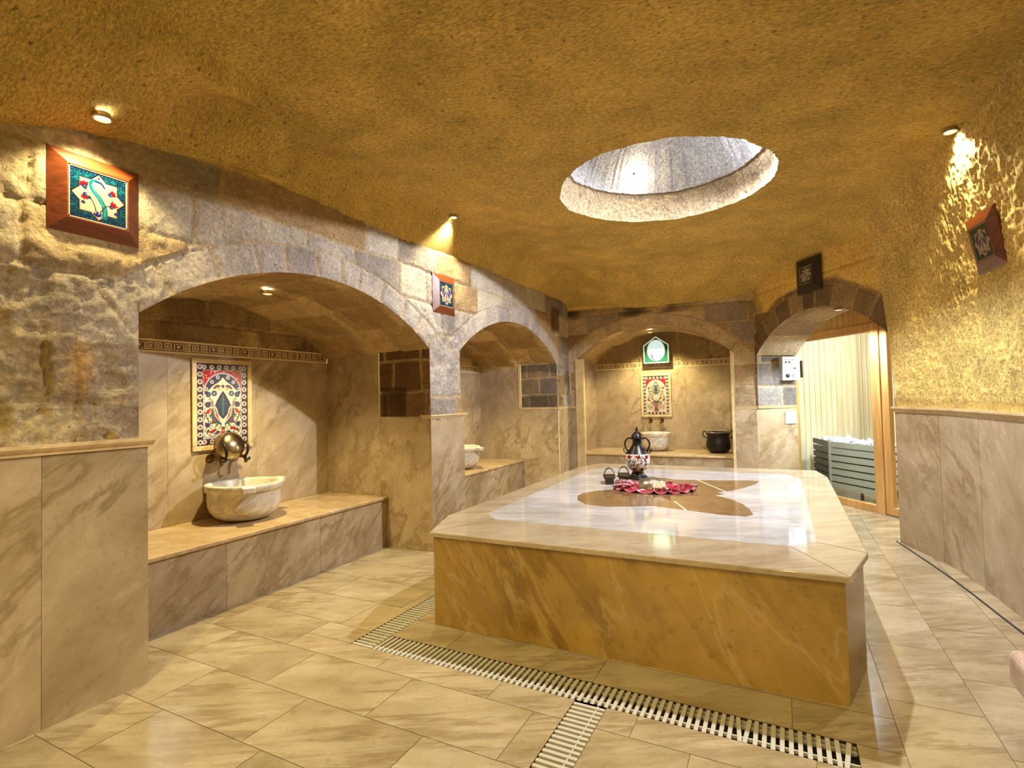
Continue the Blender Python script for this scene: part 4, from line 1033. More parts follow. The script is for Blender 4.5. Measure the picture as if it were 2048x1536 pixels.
def panel_art(v, nx=126, ny=189):
    p = Paint(nx, ny, (64, 44, 66), 1, 1.5); rs = random.Random(8+v)
    bdr = .13 if v == 1 else .115
    # border meander of leaves and ringed blossoms
    for k in range(420):
        x, y = rs.random(), rs.random()*1.5; p.leaf(x, y, x+rs.uniform(-.05, .05), y+rs.uniform(-.05, .05), .010, rs.choice([(120, 40, 52), (30, 40, 84), (150, 130, 130), (28, 80, 84), (24, 22, 44)]), .01)
    for i in range(11):
        for x in (bdr/2, 1-bdr/2): p.ring(x, .065+i*.137, .034, .013, (206, 196, 186)); p.disc(x, .065+i*.137, .018, (50, 60, 110))
    for i in range(1, 7):
        for y in (bdr/2, 1.5-bdr/2): p.ring(i*.143, y, .032, .012, (206, 196, 186)); p.disc(i*.143, y, .016, (150, 60, 40))
    p.rect(bdr-.012, 1-bdr+.012, bdr-.012, 1.5-bdr+.012, (206, 190, 180)); p.rect(bdr, 1-bdr, bdr, 1.5-bdr, (174, 34, 44))
    for k in range(90):
        x, y = rs.random(), 1.0+rs.random()*.37
        if bdr+.02 < x < 1-bdr-.02: p.leaf(x, y, x+rs.uniform(-.05, .05), y+rs.uniform(-.05, .05), .008, (226, 190, 170) if v == 1 else (214, 130, 60), .01)
    top = 1.5-bdr-.03
    def arch(y0, inset_, col):
        L = [(bdr+inset_, bdr+inset_*.6)]; 
        for t in np.linspace(0, 1, 14): L.append((bdr+inset_+(0.5-bdr-inset_)*(t**1.6), y0+(top-inset_*1.6-y0)*math.sin(t*PI/2)**.9))
        R = [(1-a, b) for a, b in L[::-1]]; p.poly(L+R, col)
    if v == 1:
        arch(.98, 0, (190, 180, 190)); arch(.98, .02, (54, 50, 84))
        for k in range(60):
            x, y = rs.random(), .95+rs.random()*.4; p.leaf(x, y, x+.03, y+.02, .008, (150, 150, 180)) if abs(x-.5) < .33 and y < top-abs(x-.5)*.75 and False else None
        for s in (-1, 1):
            for k in range(3): p.ring(.5+s*(.1+.11*k), top-.09-.07*k-.02*k*k, .026, .01, (206, 200, 196)); p.disc(.5+s*(.1+.11*k), top-.09-.07*k-.02*k*k, .014, (90, 40, 70))
        arch(.86, .10 if False else .03, CREAM) if False else None
        L = [(bdr+.02, bdr+.02), (bdr+.02, .92), (.22, 1.0), (.32, 1.10), (.42, 1.16), (.5, 1.25)]; p.poly(L+[(1-a, b) for a, b in L[::-1]], (226, 214, 188))
    else:
        arch(.95, 0, (226, 206, 176))
    field = [(60, 56, 104), (44, 92, 92), (150, 46, 46), (92, 80, 56), (84, 66, 104), (52, 74, 66)]
    for k in range(150 if v == 1 else 240):        # mirrored sprays of small leaves over the cream field
        a_ = rs.uniform(.015, .36); b_ = rs.uniform(.18, .98 if v == 1 else 1.12); h_ = rs.uniform(-.05, .05); g_ = rs.uniform(-.05, .05); c_ = rs.choice(field); w_ = rs.uniform(.006, .014)
        if v == 1 and (a_ < .16 and .45 < b_ < 1.0): continue
        if b_ > .86 and a_ > .30: continue
        for s in (-1, 1): p.leaf(.5+s*a_, b_, .5+s*(a_+h_), b_+g_, w_, c_, s*.01)
    for k in range(7):
        t_ = k/6; a_ = .34-.10*math.sin(t_*PI); b_ = .24+.66*t_
        for s in (-1, 1): p.line([(.5, .22), (.5+s*(a_-.12), b_-.08), (.5+s*a_, b_)], .005, (70, 66, 54))
    if v == 1:
        # central serrated medallion
        M_ = [(.5, .46), (.41, .56), (.385, .66), (.345, .72), (.37, .80), (.41, .86), (.44, .92), (.5, 1.0)]
        p.poly(M_+[(1-a, b) for a, b in M_[::-1]], (58, 40, 92)); M2 = [(.5+(a-.5)*.72, .73+(b-.73)*.76) for a, b in M_]; p.poly(M2+[(1-a, b) for a, b in M2[::-1]], (48, 62, 92))
        p.line([(.5, .55), (.5, .92)], .008, (60, 130, 90)); p.line([(.45, .75), (.55, .75)], .007, (60, 130, 90)); p.line([(.46, .83), (.54, .83)], .006, (60, 130, 90))
        for s in (-1, 1):
            p.leaf(.5+s*.02, .36, .5+s*.22, .70, .05, (40, 92, 92), -s*.06); p.leaf(.5+s*.02, .40, .5+s*.19, .74, .026, (190, 50, 46), -s*.05); p.line([(.5, .38), (.5+s*.14, .52), (.5+s*.17, .70)], .008, (230, 210, 190))
            p.flower(.5+s*.17, .95, .055, (60, 70, 110), (150, 150, 180)); p.flower(.5+s*.28, .93, .05, (40, 44, 80), (90, 100, 140)); p.flower(.5+s*.29, .74, .055, (44, 48, 88), (120, 60, 60))
            p.flower(.5+s*.16, .46, .05, (70, 64, 110), (180, 40, 40)); p.leaf(.5+s*.24, .66, .5+s*.34, .56, .035, (190, 44, 36)); p.flower(.5+s*.30, .37, .05, (60, 50, 96), (40, 40, 70))
            p.line([(.5+s*.1, .42), (.5+s*.22, .40), (.5+s*.30, .48), (.5+s*.33, .60)], .010, (70, 64, 40)); p.leaf(.5+s*.04, 1.09, .5+s*.2, 1.02, .03, (90, 52, 70), s*.02); p.leaf(.5+s*.02, 1.03, .5+s*.14, 1.08, .02, (190, 160, 110), -s*.03)
            p.leaf(.5+s*.12, .30, .5+s*.30, .24, .03, (150, 44, 44), .02); p.leaf(.5+s*.05, .24, .5+s*.2, .19, .025, (60, 56, 90)); p.leaf(.5+s*.26, .30, .5+s*.33, .20, .02, (60, 56, 40))
        p.disc(.5, 1.08, .03, (84, 50, 90)); p.disc(.5, .30, .03, (120, 44, 60)); p.flower(.5, .2, .05, (190, 50, 46), (60, 60, 100))
    else:
        p.poly([(.40, .12), (.60, .12), (.56, .30), (.62, .44), (.38, .44), (.44, .30)], (150, 96, 90)); p.disc(.5, .2, .08, (120, 80, 80))
        for k in range(9): a = -1.2+.3*k; p.leaf(.5, .44, .5+.17*math.sin(a), .44+.15*math.cos(a), .014, (56, 84, 84))
        p.leaf(.5, .78, .5, 1.2, .05, (70, 100, 96))
        for s in (-1, 1):
            for k in range(4): p.leaf(.5, .80+.09*k, .5+s*.13, .90+.10*k, .022, (54, 74, 76)); p.disc(.5+s*.12, .84+.08*k, .02, (60, 70, 40))
            p.line([(.5, .5), (.5+s*.16, .62), (.5+s*.22, .86), (.5+s*.16, 1.05)], .007, (130, 110, 60)); p.line([(.5, .46), (.5+s*.25, .5), (.5+s*.32, .66)], .007, (90, 90, 60))
            for (a, b) in ((.28, 1.03), (.30, .58)): p.disc(.5+s*a, b, .042, (176, 34, 30)); p.disc(.5+s*a, b-.03, .016, (60, 80, 60))
            for k in range(22): x_ = .5+s*rs.uniform(.1, .36); y_ = rs.uniform(.2, .95); p.leaf(x_, y_, x_+rs.uniform(-.05, .05), y_+rs.uniform(-.05, .05), .014, rs.choice([(52, 74, 66), (60, 44, 70), (140, 60, 50), (60, 70, 50)]))
        p.disc(.5, 1.28, .03, (110, 84, 60)); p.leaf(.5, 1.2, .40, 1.26, .02, (54, 64, 80)); p.leaf(.5, 1.2, .60, 1.26, .02, (54, 64, 80))
    p.C = p.C*(.74 if v == 1 else .8)
    return p
def framed_star(loc, xdir, nrm, label, art, size=.405, fw=.075, dark=False, tilt=0, depth=.05):
    """shallow-box picture: local x along the wall, y out of the wall, z up"""
    t = empty('framed_tile_picture', loc, 0, label, 'picture')
    x = Vector(xdir).normalized(); n = Vector(nrm).normalized(); z = x.cross(n).normalized()
    if z.z < 0: z = -z
    R = Matrix((x, n, z)).transposed().to_4x4() @ Matrix.Rotation(tilt, 4, 'Y')
    h = size/2; i = h-fw; bm = bmesh.new()
    prof = [(h, 0), (h, .010), (h-.004, .014), (i+.006, depth), (i, depth), (i, depth-.008)]
    rings = []
    for s in ((-1, -1), (1, -1), (1, 1), (-1, 1)): rings.append([bm.verts.new(R @ Vector((s[0]*a, b, s[1]*a))) for a, b in prof])
    for k in range(4):
        a, b = rings[k], rings[(k+1) % 4]
        for j in range(len(prof)-1): bm.faces.new((a[j], b[j], b[j+1], a[j+1]))
    bm_obj('frame', bm, BLACKW if dark else FRAME_W, t)
    Mx = R @ Matrix.Translation((-i, depth-.005, -i)) @ Matrix(((2*i, 0, 0, 0), (0, 0, 1, 0), (0, 2*i, 0, 0), (0, 0, 0, 1)))
    art.C = art.C*.42; art.obj('tile', CER, t, Mx)
    bm = bmesh.new(); e = .006
    for (a0, a1, b0, b1) in ((-i, i, i-e, i), (-i, i, -i, -i+e), (-i, -i+e, -i, i), (i-e, i, -i, i)): bx(bm, a0, a1, depth-.006, depth-.002, b0, b1, 0, M=R)
    bm_obj('bead', bm, simple('pale_bead', (150, 140, 110), .4), t)
    return t
BLACKW = wood('black_frame_wood', (16, 10, 8), (34, 20, 12), .4, 1)
framed_star((XW-.02, 1.398, 2.505), (0, 1, 0), (1, 0, 0), 'brown framed teal tile with red tulips on the stone wall nearest the camera', star_tile('tulip'))
framed_star((XW-.02, 4.475, 2.53), (0, 1, 0), (1, 0, 0), 'brown framed blue star tile on the stone pilaster between the two left arches', star_tile('bird', 100), size=.40)
framed_star((1.215, 4.42, 2.40), (-.125, 1, 0), (-1, -.125, -.17), 'brown framed tile hanging askew on the rough right rock wall', star_tile('bird', 100), size=.375, tilt=0, depth=.036)
p4 = DA+DD*1.15+DN*.02
framed_star((p4[0], p4[1], 2.815), tuple(DD), tuple(DN), 'black framed tile with small star above the doorway arch', star_tile('tulip', 90), size=.405, fw=.10, dark=True, tilt=0)

def niche_panel(label, v, origin, xdir, nrm, W, H, fw):
    t = empty('painted_tile_panel', origin, 0, label, 'tile panel')
    x = Vector(xdir); n = Vector(nrm); R = Matrix((x, n, Vector((0, 0, 1)))).transposed().to_4x4()
    if v: panel_art(v).obj('tile_picture', CER, t, R @ Matrix.Translation((-W/2, .006, 0)) @ Matrix(((W, 0, 0, 0), (0, 0, 1, 0), (0, H/1.5, 0, 0), (0, 0, 0, 1))))
    bm = bmesh.new()
    for (a0, a1, b0, b1) in ((-W/2-fw, W/2+fw, -fw, 0), (-W/2-fw, W/2+fw, H, H+fw), (-W/2-fw, -W/2, 0, H), (W/2, W/2+fw, 0, H)): bx(bm, a0, a1, 0, .018, b0, b1, .005, 2, M=R)
    bm_obj('marble_frame', bm, MC, t)
    return t
niche_panel('tall floral tile panel on the front niche wall behind the hanging bowl', 1, (XN+.001, 2.99, 1.115), (0, 1, 0), (1, 0, 0), .475, .705, .042)
niche_panel('tall red cornered tile panel on the back niche wall over its taps', 2, (-1.885, 8.999, 1.137), (-1, 0, 0), (0, -1, 0), .42, .645, .042)

# ------------------------------------------------------------------ basins
def basin(label, loc, rz, R=.31, h=.325, half=False, lugs=(0, PI/2, PI)):
    t = empty('marble_basin', loc, rz, label, 'basin')
    bm = bmesh.new()
    prof = [(0, 0), (.42*R, 0), (.60*R, .010), (.76*R, .036), (.88*R, .08), (.935*R, .13), (.945*R, .18), (.935*R, h-.065), (.94*R, h-.06), (R, h-.055), (1.01*R, h-.006), (.995*R, h), (.87*R, h), (.85*R, h-.012), (.80*R, h-.09), (.70*R, h-.16), (.45*R, h-.20), (0, h-.21)]
    lathe(bm, prof, 72); bm_obj('bowl', bm, MS, t, True)
    for a in lugs:
        bm = bmesh.new(); Mx = Matrix.Rotation(a, 4, 'Z')
        bx(bm, R-.035, R+.075, -.05, .05, h-.052, h-.003, .010, 3, M=Mx); bm_obj('lug', bm, MS, t, False)
    return t
basin('round marble basin on the front left bench under the hanging bowl', (-4.075, 2.965, .5), 0, R=.30, h=.305, lugs=(PI/2, -.55))
basin('marble basin with a lug on the middle bench, cut off by the pilaster', (-4.05, 6.27, .5), 0, R=.29, h=.305, lugs=(PI/2, 0))
basin('pale marble basin in the back niche behind the urn', (-1.84, 8.66, .57), 0, R=.235, h=.29, lugs=())

# ------------------------------------------------------------------ taps and bowl
def tap(label, loc, out, s=1.0, cat='tap'):
    t = empty('wall_tap', loc, 0, label, cat); o_ = Vector(out); up = Vector((0, 0, 1)); side = o_.cross(up)
    R = Matrix((side, o_, up)).transposed().to_4x4() @ Matrix.Scale(s, 4)
    bm = bmesh.new(); lathe(bm, [(0, 0), (.034, 0), (.034, .008), (.018, .018), (.014, .03)], 20, M=R @ Matrix.Rotation(-PI/2, 4, 'X')); bm_obj('wall_plate', bm, BRASS, t, True)
    bm = bmesh.new(); tube(bm, [R @ Vector(p) for p in crom([(0, .01, 0), (0, .06, 0), (0, .10, .004), (0, .128, -.012), (0, .135, -.045)], 6)], .0125*s, 12); bm_obj('spout', bm, BRASS, t, True)
    bm = bmesh.new(); lathe(bm, [(.008, 0), (.008, .035), (.014, .04), (.010, .05), (.004, .055), (0, .056)], 14, c=tuple(R @ Vector((0, .07, .008)))); 
    tube(bm, [R @ Vector(p) for p in ((-.035, .07, .05), (-.02, .07, .058), (0, .07, .056), (.02, .07, .058), (.035, .07, .05))], .007*s, 10)
    bm_obj('handle', bm, BRASS, t, True)
    return t
tap('left brass tap below the front niche tile panel', (XN+.002, 2.87, 1.00), (1, 0, 0), 1.15)
tap('right brass tap below the front niche tile panel, beside the bowl', (XN+.002, 3.10, 1.00), (1, 0, 0), 1.15)
tap('left brass tap below the back niche tile panel', (-1.985, 8.999, 1.04), (0, -1, 0), 1.0)
tap('right brass tap below the back niche tile panel', (-1.80, 8.999, 1.04), (0, -1, 0), 1.0)
# copper bowl hung on the front taps
t = empty('metal_bowl', (-4.225, 2.95, 1.115), 0, 'shiny brass bath bowl hung bottom out on the taps of the front niche', 'bowl')
bm = bmesh.new(); Mx = Matrix.Rotation(math.radians(68), 4, 'Y') @ Matrix.Rotation(0, 4, 'X')
lathe(bm, [(0, .055), (.03, .055), (.035, .05), (.075, .045), (.105, .02), (.118, -.02), (.122, -.055), (.126, -.055), (.122, -.02), (.109, .024), (.078, .05), (0, .06)], 48, M=Mx); bm_obj('bowl', bm, BRASS2, t, True)
for s in (-1, 1):
    bm = bmesh.new(); tube(bm, crom([(.045, s*.085, -.12), (.075, s*.098, -.06), (.06, s*.108, 0), (.0, s*.10, .03)], 6), [.011]*18+[.006], 8)
    tube(bm, crom([(.045, s*.085, -.12), (.07, s*.11, -.13), (.06, s*.125, -.12)], 4), .011, 8)
    bm_obj('arm', bm, DARKM, t, True)

# ------------------------------------------------------------------ cauldron
t = empty('copper_cauldron', (-.885, 8.55, .57), 0, 'blackened copper cauldron with ring handles on the back niche bench', 'cauldron')
bm = bmesh.new(); lathe(bm, [(0, 0), (.10, 0), (.135, .015), (.165, .06), (.175, .12), (.168, .18), (.155, .22), (.158, .26), (.178, .30), (.184, .305), (.178, .31), (.150, .265), (.14, .22), (.15, .12), (.1, .03), (0, .02)], 56); bm_obj('body', bm, COPBLK, t, True)
bm = bmesh.new(); lathe(bm, [(.178, .303), (.186, .306), (.178, .311)], 56); bm_obj('rim', bm, TIN, t, True)
for s in (-1, 1):
    bm = bmesh.new(); tube(bm, crom([(s*.155, -.02, .22), (s*.205, -.02, .25), (s*.215, 0, .31), (s*.19, .0, .325), (s*.178, .02, .30)], 6), .008, 8); bm_obj('handle', bm, COPBLK, t, True)

# ------------------------------------------------------------------ urn
t = empty('lidded_urn', (-1.357, 5.475, .6018), .1, 'dark metal lidded urn with two handles and painted floral belly on the platform', 'urn')
def painted_belly():
    prof = np.array([(.118, .256), (.124, .235), (.126, .20), (.122, .16), (.108, .12), (.084, .092), (.062, .080)])
    nv = 48; tt = np.linspace(0, len(prof)-1, nv); r = np.interp(tt, range(len(prof)), prof[:, 0]); z = np.interp(tt, range(len(prof)), prof[:, 1]); nu = 150
    p = Paint(nu, nv, (224, 216, 216), 5.0, 1.6); rs = random.Random(2)
    for k in range(260):
        x, y = rs.random()*5, rs.random()*1.6; p.leaf(x, y, x+rs.uniform(-.22, .22), y+rs.uniform(-.3, .3), .045, rs.choice([(40, 70, 60), (44, 44, 84), (130, 60, 70), (56, 90, 70), (60, 40, 60)]), .03)
    for k in range(16): x = .2+k*.31; p.flower(x, 1.3-.95*(k % 2), .17, (150, 20, 36), (70, 18, 40))
    C = p.C[:, ::-1]
    A = np.linspace(0, 2*PI, nu, endpoint=False)[:, None]; P = np.stack([r[None]*np.cos(A), r[None]*np.sin(A), z[None]+0*A], -1)
    return grid_obj('painted_belly', P, CER, C, parent=t, close_u=True, flip=False)
painted_belly()['label'] = 'white belly painted with red flowers'
bm = bmesh.new(); lathe(bm, [(0, 0), (.118, 0), (.120, .006), (.10, .018), (.072, .04), (.058, .062), (.056, .078), (.062, .082)], 48); bm_obj('foot', bm, DARKM, t, True)
bm = bmesh.new(); lathe(bm, [(.118, .255), (.112, .262), (.098, .285), (.066, .32), (.047, .355), (.044, .38), (.050, .40), (.058, .405)], 48); bm_obj('neck', bm, DARKM, t, True)
bm = bmesh.new(); lathe(bm, [(.058, .403), (.064, .408), (.064, .416), (.058, .428), (.05, .45), (.034, .468), (.018, .48), (.012, .49), (.016, .50), (.012, .512), (.006, .52), (.008, .526), (0, .535)], 40); bm_obj('lid', bm, DARKM, t, True)
for s in (-1, 1):
    bm = bmesh.new(); tube(bm, crom([(s*.055, 0, .408), (s*.085, 0, .415), (s*.118, 0, .385), (s*.125, 0, .34), (s*.105, 0, .29), (s*.088, 0, .262)], 8), .0085, 10)
    tube(bm, crom([(s*.098, 0, .27), (s*.118, 0, .262), (s*.135, 0, .275), (s*.138, 0, .30), (s*.134, 0, .31)], 6), .0055, 8); bm_obj('handle', bm, DARKM, t, True)

# ------------------------------------------------------------------ clogs
CLOGW = simple('dark_clog_wood', (52, 42, 32), .4, 0, .4)
def clog(label, loc, rz):
    t = empty('wooden_clog', loc, rz, label, 'clog'); t.scale = (1.15, 1.15, 1.15)
    bm = bmesh.new(); L = [(-.040, -.085), (.040, -.085), (.048, -.05), (.044, 0), (.052, .05), (.046, .085), (.02, .10), (-.02, .10), (-.046, .085), (-.052, .05), (-.044, 0), (-.048, -.05)]
    prism(bm, [(p.x, p.y) for p in crom([(a, b, 0) for a, b in L], 4, True)], .048, .064, .003); bm_obj('sole', bm, CLOGW, t)
    for y in (-.055, .05):
        bm = bmesh.new(); bx(bm, -.036, .036, y-.014, y+.014, 0, .05, .004); bm_obj('heel_block', bm, CLOGW, t)
    nv = 20; A = np.linspace(0, PI, nv); P = np.stack([np.stack([(.046*np.cos(A)), np.full(nv, yy), .058+.070*np.sin(A)], -1) for yy in (-.02, .0, .03, .045)], 0)
    o = grid_obj('strap', P, CLOGW, None, parent=t); md = o.modifiers.new('s', 'SOLIDIFY'); md.thickness = .005
    return t
clog('dark wooden bath clog on the platform, left one of the pair', (-1.545, 5.085, .602), .32)
clog('dark wooden bath clog on the platform, right one close to the urn foot', (-1.44, 5.225, .602), .22)

# ------------------------------------------------------------------ towel, bowl, soap
t = empty('pleated_towel', (-1.09, 4.91, .602), 0, 'red and white checked towel spread in a pleated fan on the platform', 'towel')
na, nr = 360, 26
A = np.linspace(0, 2*PI, na, endpoint=False)[:, None]; T = np.linspace(0, 1, nr)[None, :]
rx = .37+.02*np.sin(3*A+1)+.012*np.sin(23*A); ry = .30+.02*np.sin(2*A+2)+.012*np.sin(19*A)
rr = .37+T*(1-.37)
pl = 17; ph = A*pl+.8*np.sin(2*A)
amp = (.002+.042*smooth(.04, .5, T))*(.75+.35*np.sin(5*A+.6))
z = .004+amp*(.5+.5*np.sin(ph))
X = rx*rr*np.cos(A+.045*T*np.cos(ph)*1.6); Y = ry*rr*np.sin(A+.045*T*np.cos(ph)*1.6)
P = np.stack([X, Y, z], -1)
st = np.sin(ph); tt = T+0*A
red = s2ln((138, 4, 22)); wht = s2ln((184, 156, 166)); dk = s2ln((66, 4, 16)); pk = s2ln((130, 14, 48))
band = ((tt > .86) & (tt < .97)) | ((tt > .5) & (tt < .56)) | ((tt > .33) & (tt < .37)); ray_ = (np.abs(np.mod(ph/(2*PI)+.13, 1)-.5) < .10)
C = np.where((ray_ & (tt > .25))[..., None], wht, red); C = np.where(band[..., None], np.where(ray_[..., None], wht, pk*.6+wht*.4), C)
C = np.where((((tt > .62) & (tt < .68)))[..., None], dk, C)
m, nt, b = new_mat('towel_cloth'); at = nt.nodes.new('ShaderNodeAttribute'); at.attribute_name = 'Col'; nt.links.new(at.outputs['Color'], b.inputs['Base Color']); b.inputs['Roughness'].default_value = .9
o = grid_obj('cloth', P, m, C, parent=t, close_u=True, flip=True); md = o.modifiers.new('s', 'SOLIDIFY'); md.thickness = .0025; md.offset = -1
bm = bmesh.new(); lathe(bm, [(.128, 0), (.130, .004), (.127, .014), (.118, .045), (.094, .074), (.050, .088), (.040, .094), (.032, .091), (0, .092)], 56)
o = bm_obj('metal_bowl', bm, TIN, None, True); o.location = (-1.10, 4.955, .6022); tag(o, 'upturned silvery metal bowl in the middle of the red towel', 'bowl')
bm = bmesh.new(); bx(bm, -.058, .058, -.014, .014, -.037, .037, .008, 3)
SOAP = simple('olive_soap', (188, 164, 128), .6)
t = empty('soap_bar', (-1.0, 4.765, .656), 0, 'square cream soap bar stamped with a ring, leaning on the silvery bowl', 'soap')
t.rotation_euler = (math.radians(-38), .12, math.radians(22))
bm_obj('bar', bm, SOAP, t)
bm = bmesh.new(); tube(bm, [(.024*math.cos(a), -.0145, .024*math.sin(a)) for a in np.linspace(0, 2*PI, 28, endpoint=False)], .0018, 6, closed=True); bm_obj('stamp', bm, simple('soap_stamp', (178, 150, 112), .7), t)

# ------------------------------------------------------------------ stained lamp in the back niche
t = empty('glass_wall_lamp', (-1.845, 8.90, 2.0), 0, 'five sided green glass lamp with a glowing white oval above the key band', 'lamp')
W2 = .20; H1 = .29; H2 = .43
out = [(-W2, 0), (W2, 0), (W2, H1), (0, H2), (-W2, H1)]
Rm = Matrix.Rotation(PI/2, 4, 'X')
bm = bmesh.new(); prism(bm, out, -.04, 0); bm.transform(Rm); bm_obj('housing', bm, simple('lamp_green_glass', (30, 84, 66), .15, coat=.5), t)
bm = bmesh.new()
for a, b in zip(out, out[1:]+out[:1]): tube(bm, [(a[0], -.003, a[1]), (b[0], -.003, b[1])], .009, 8)
bm_obj('edge_strip', bm, emis('lamp_edge', (.62, .85, .62), .3), t)
ov = [(.145*math.sin(a), .205+.175*math.cos(a)*(1.0 if math.cos(a) > 0 else 1.0)) for a in np.linspace(0, 2*PI, 40, endpoint=False)]
bm = bmesh.new(); prism(bm, ov, 0, .004); bm.transform(Rm); bm_obj('oval_glass', bm, emis('lamp_white', (.66, .92, .96), .38), t)
bm = bmesh.new()
prism(bm, [(-.085, .13), (-.075, .15), (-.06, .145), (-.05, .09), (-.01, .035), (-.02, .03), (-.07, .08)], .004, .007)
bm.transform(Rm); bm_obj('dark_leaf', bm, simple('lamp_ink', (30, 50, 70), .4), t)
bm = bmesh.new()
for (x0, x1, y0, y1) in ((-.012, .006, .20, .28), (-.03, .02, .19, .20), (-.02, .015, .165, .18), (-.035, .03, .14, .15)): bx(bm, x0, x1, -.008, -.004, y0, y1)
bm_obj('blue_motif', bm, emis('lamp_blue', (.25, .55, .75), .9), t)

# ------------------------------------------------------------------ lamp fixtures
EMW = emis('lamp_disc_warm', (1.0, .93, .74), 14)
EMC = emis('lamp_disc_cool', (.95, .97, 1.0), 14)
def downlight(loc, label, r=.034, tilt=None, cool=False):
    t = empty('downlight', loc, 0, label, 'spotlight')
    if tilt is not None: t.rotation_euler = tilt
    bm = bmesh.new(); lathe(bm, [(r, .0), (r+.010, -.003), (r+.012, .004), (r+.004, .012), (r, .03)], 28); bm_obj('ring', bm, simple('lamp_ring', (196, 176, 136), .3, .6), t, True)
    bm = bmesh.new(); lathe(bm, [(0, .012), (r*.97, .012), (r*.97, .03), (0, .03)], 28); bm_obj('bulb', bm, EMC if cool else EMW, t, True)
    return t
downlight((-2.875, 1.35, 2.845), 'ceiling spotlight above the tulip picture nearest the camera')
downlight((-2.86, 4.40, 3.27), 'ceiling spotlight above the pilaster between the left arches')
downlight((1.06, 4.46, 3.165), 'ceiling spotlight beside the rough right rock wall')
downlight((-3.70, 2.91, 2.352), 'spotlight in the vault of the front left niche')
downlight((-3.70, 6.05, 2.385), 'spotlight in the vault of the middle niche, hidden by its arch')
downlight((-1.84, 8.46, 2.46), 'spotlight in the vault of the back niche above the glass lamp')
downlight((.62, 7.25, 2.405), 'spotlight under the doorway arch', cool=True)
downlight((-1.6, -.5, 3.20), 'added ceiling fill spotlight out of view behind the camera, left')  # made-up fixture that goes with the left fill spot
downlight((.1, .6, 3.20), 'added ceiling fill spotlight out of view above the camera, right')  # likewise made up, for the right fill spot
def orb(name, loc, r, label, mat):
    t = empty(name, loc, 0, label, 'lamp')
    bm = bmesh.new(); lathe(bm, [(0, -r), (r*.7, -r*.7), (r, 0), (r*.7, r*.7), (0, r)], 20); bm_obj('bulb', bm, mat, t, True)
    bm = bmesh.new(); lathe(bm, [(r*.6, r*.8), (r*.6, r*1.7), (0, r*1.7)], 16); bm_obj('socket', bm, simple('socket', (120, 110, 96), .5), t, True)
    return t

orb('skylight_lamp', (-.195, 4.60, 3.50), .022, 'cool white lamp high on the right side of the skylight shaft', EMC)
orb('skylight_lamp', (-1.20, 5.04, 3.56), .024, 'small warm lamp on the far wall of the skylight shaft', EMW)
# ------------------------------------------------------------------ electrics on the doorway jamb
def jamb_M(s, z, out=0):
    p = DA+DI*s+DD*out
    R = Matrix((Vector(DI), Vector(-DD), Vector((0, 0, 1)))).transposed().to_4x4()
    # local x into doorway depth, local -y out of the wall
    R = Matrix((tuple(DI)+(0,), tuple(-DD)+(0,), (0, 0, 1, 0), (0, 0, 0, 1))).transposed()
    return Matrix.Translation((p[0], p[1], z)) @ R
Mx = jamb_M(.47, 1.62)
t = empty('control_box', Mx.translation, 0, 'white sauna control box with knob and red switches on the doorway jamb', 'control box')
Rj = Mx.to_3x3().to_4x4()
bm = bmesh.new(); bx(bm, -.125, .125, -.085, -.005, 0, .325, .006, 2, M=Rj); bm_obj('case', bm, WHITEP, t)
bm = bmesh.new(); lathe(bm, [(0, 0), (.026, 0), (.024, .02), (0, .02)], 24, M=Rj @ Matrix.Translation((-.055, -.085, .065)) @ Matrix.Rotation(PI/2, 4, 'X')); bm_obj('knob', bm, simple('black_plastic', (24, 28, 40), .3), t, True)
REDL = emis('red_lamp', (.9, .10, .12), .8)
bm = bmesh.new(); bx(bm, .015, .05, -.092, -.085, .045, .085, .002, 2, M=Rj); bm_obj('switch', bm, REDL, t)
for k in range(3):
    bm = bmesh.new(); bx(bm, -.085+k*.055, -.055+k*.055, -.089, -.085, .275, .290, .001, 1, M=Rj); bm_obj('indicator', bm, REDL, t)
for (x_, z_) in ((-.07, .25), (-.02, .25), (.055, .165)):
    bm = bmesh.new(); lathe(bm, [(0, 0), (.012, 0), (.010, .008), (0, .008)], 16, M=Rj @ Matrix.Translation((x_, -.085, z_)) @ Matrix.Rotation(PI/2, 4, 'X')); bm_obj('button', bm, simple('black_plastic', (24, 28, 40), .3), t, True)
Mx = jamb_M(.50, 1.02)
t = empty('switch_plate', Mx.translation, 0, 'square white switch plate on the pale marble jamb below the control box', 'switch')
bm = bmesh.new(); bx(bm, -.085, .085, -.012, 0, 0, .165, .003, 2, M=Rj); bm_obj('plate', bm, WHITEP, t)
bm = bmesh.new(); bx(bm, -.06, .06, -.017, -.012, .025, .14, .002, 2, M=Rj); bm_obj('rocker', bm, WHITEP, t)

# ------------------------------------------------------------------ sauna
SO = np.array((.639, 8.063, 0)); SD = np.array((1.14-.639, 7.386-8.063, 0)); SD = SD/np.linalg.norm(SD); SI = np.array((-SD[1], SD[0], 0)); SI = SI if SI[1] > 0 else -SI
RS = Matrix((tuple(SD)+(0,), tuple(SI)+(0,), (0, 0, 1, 0), (0, 0, 0, 1))).transposed(); MSa = Matrix.Translation(tuple(SO)) @ RS   # x along glass, y inwards
GLASS = glass_mat('sauna_glass')
def sob(name, parts, mat, parent, bev=.003, rnd=False):
    bm = bmesh.new()
    for q in parts: bx(bm, *q, bev, 2)
    return bm_obj(name, bm, mat, parent)
t = empty('sauna_cabin', tuple(SO), 0, 'honey wood framed glass front of the sauna cabin beyond the doorway', 'sauna'); t.matrix_world = MSa
sob('frame', [(-.80, .66, -.04, .04, 0, .085), (-.80, .66, -.04, .04, 2.16, 2.26), (.575, .70, -.045, .045, 0, 2.26), (-.86, -.76, -.04, .04, 0, 2.26)], PINE_O, t)
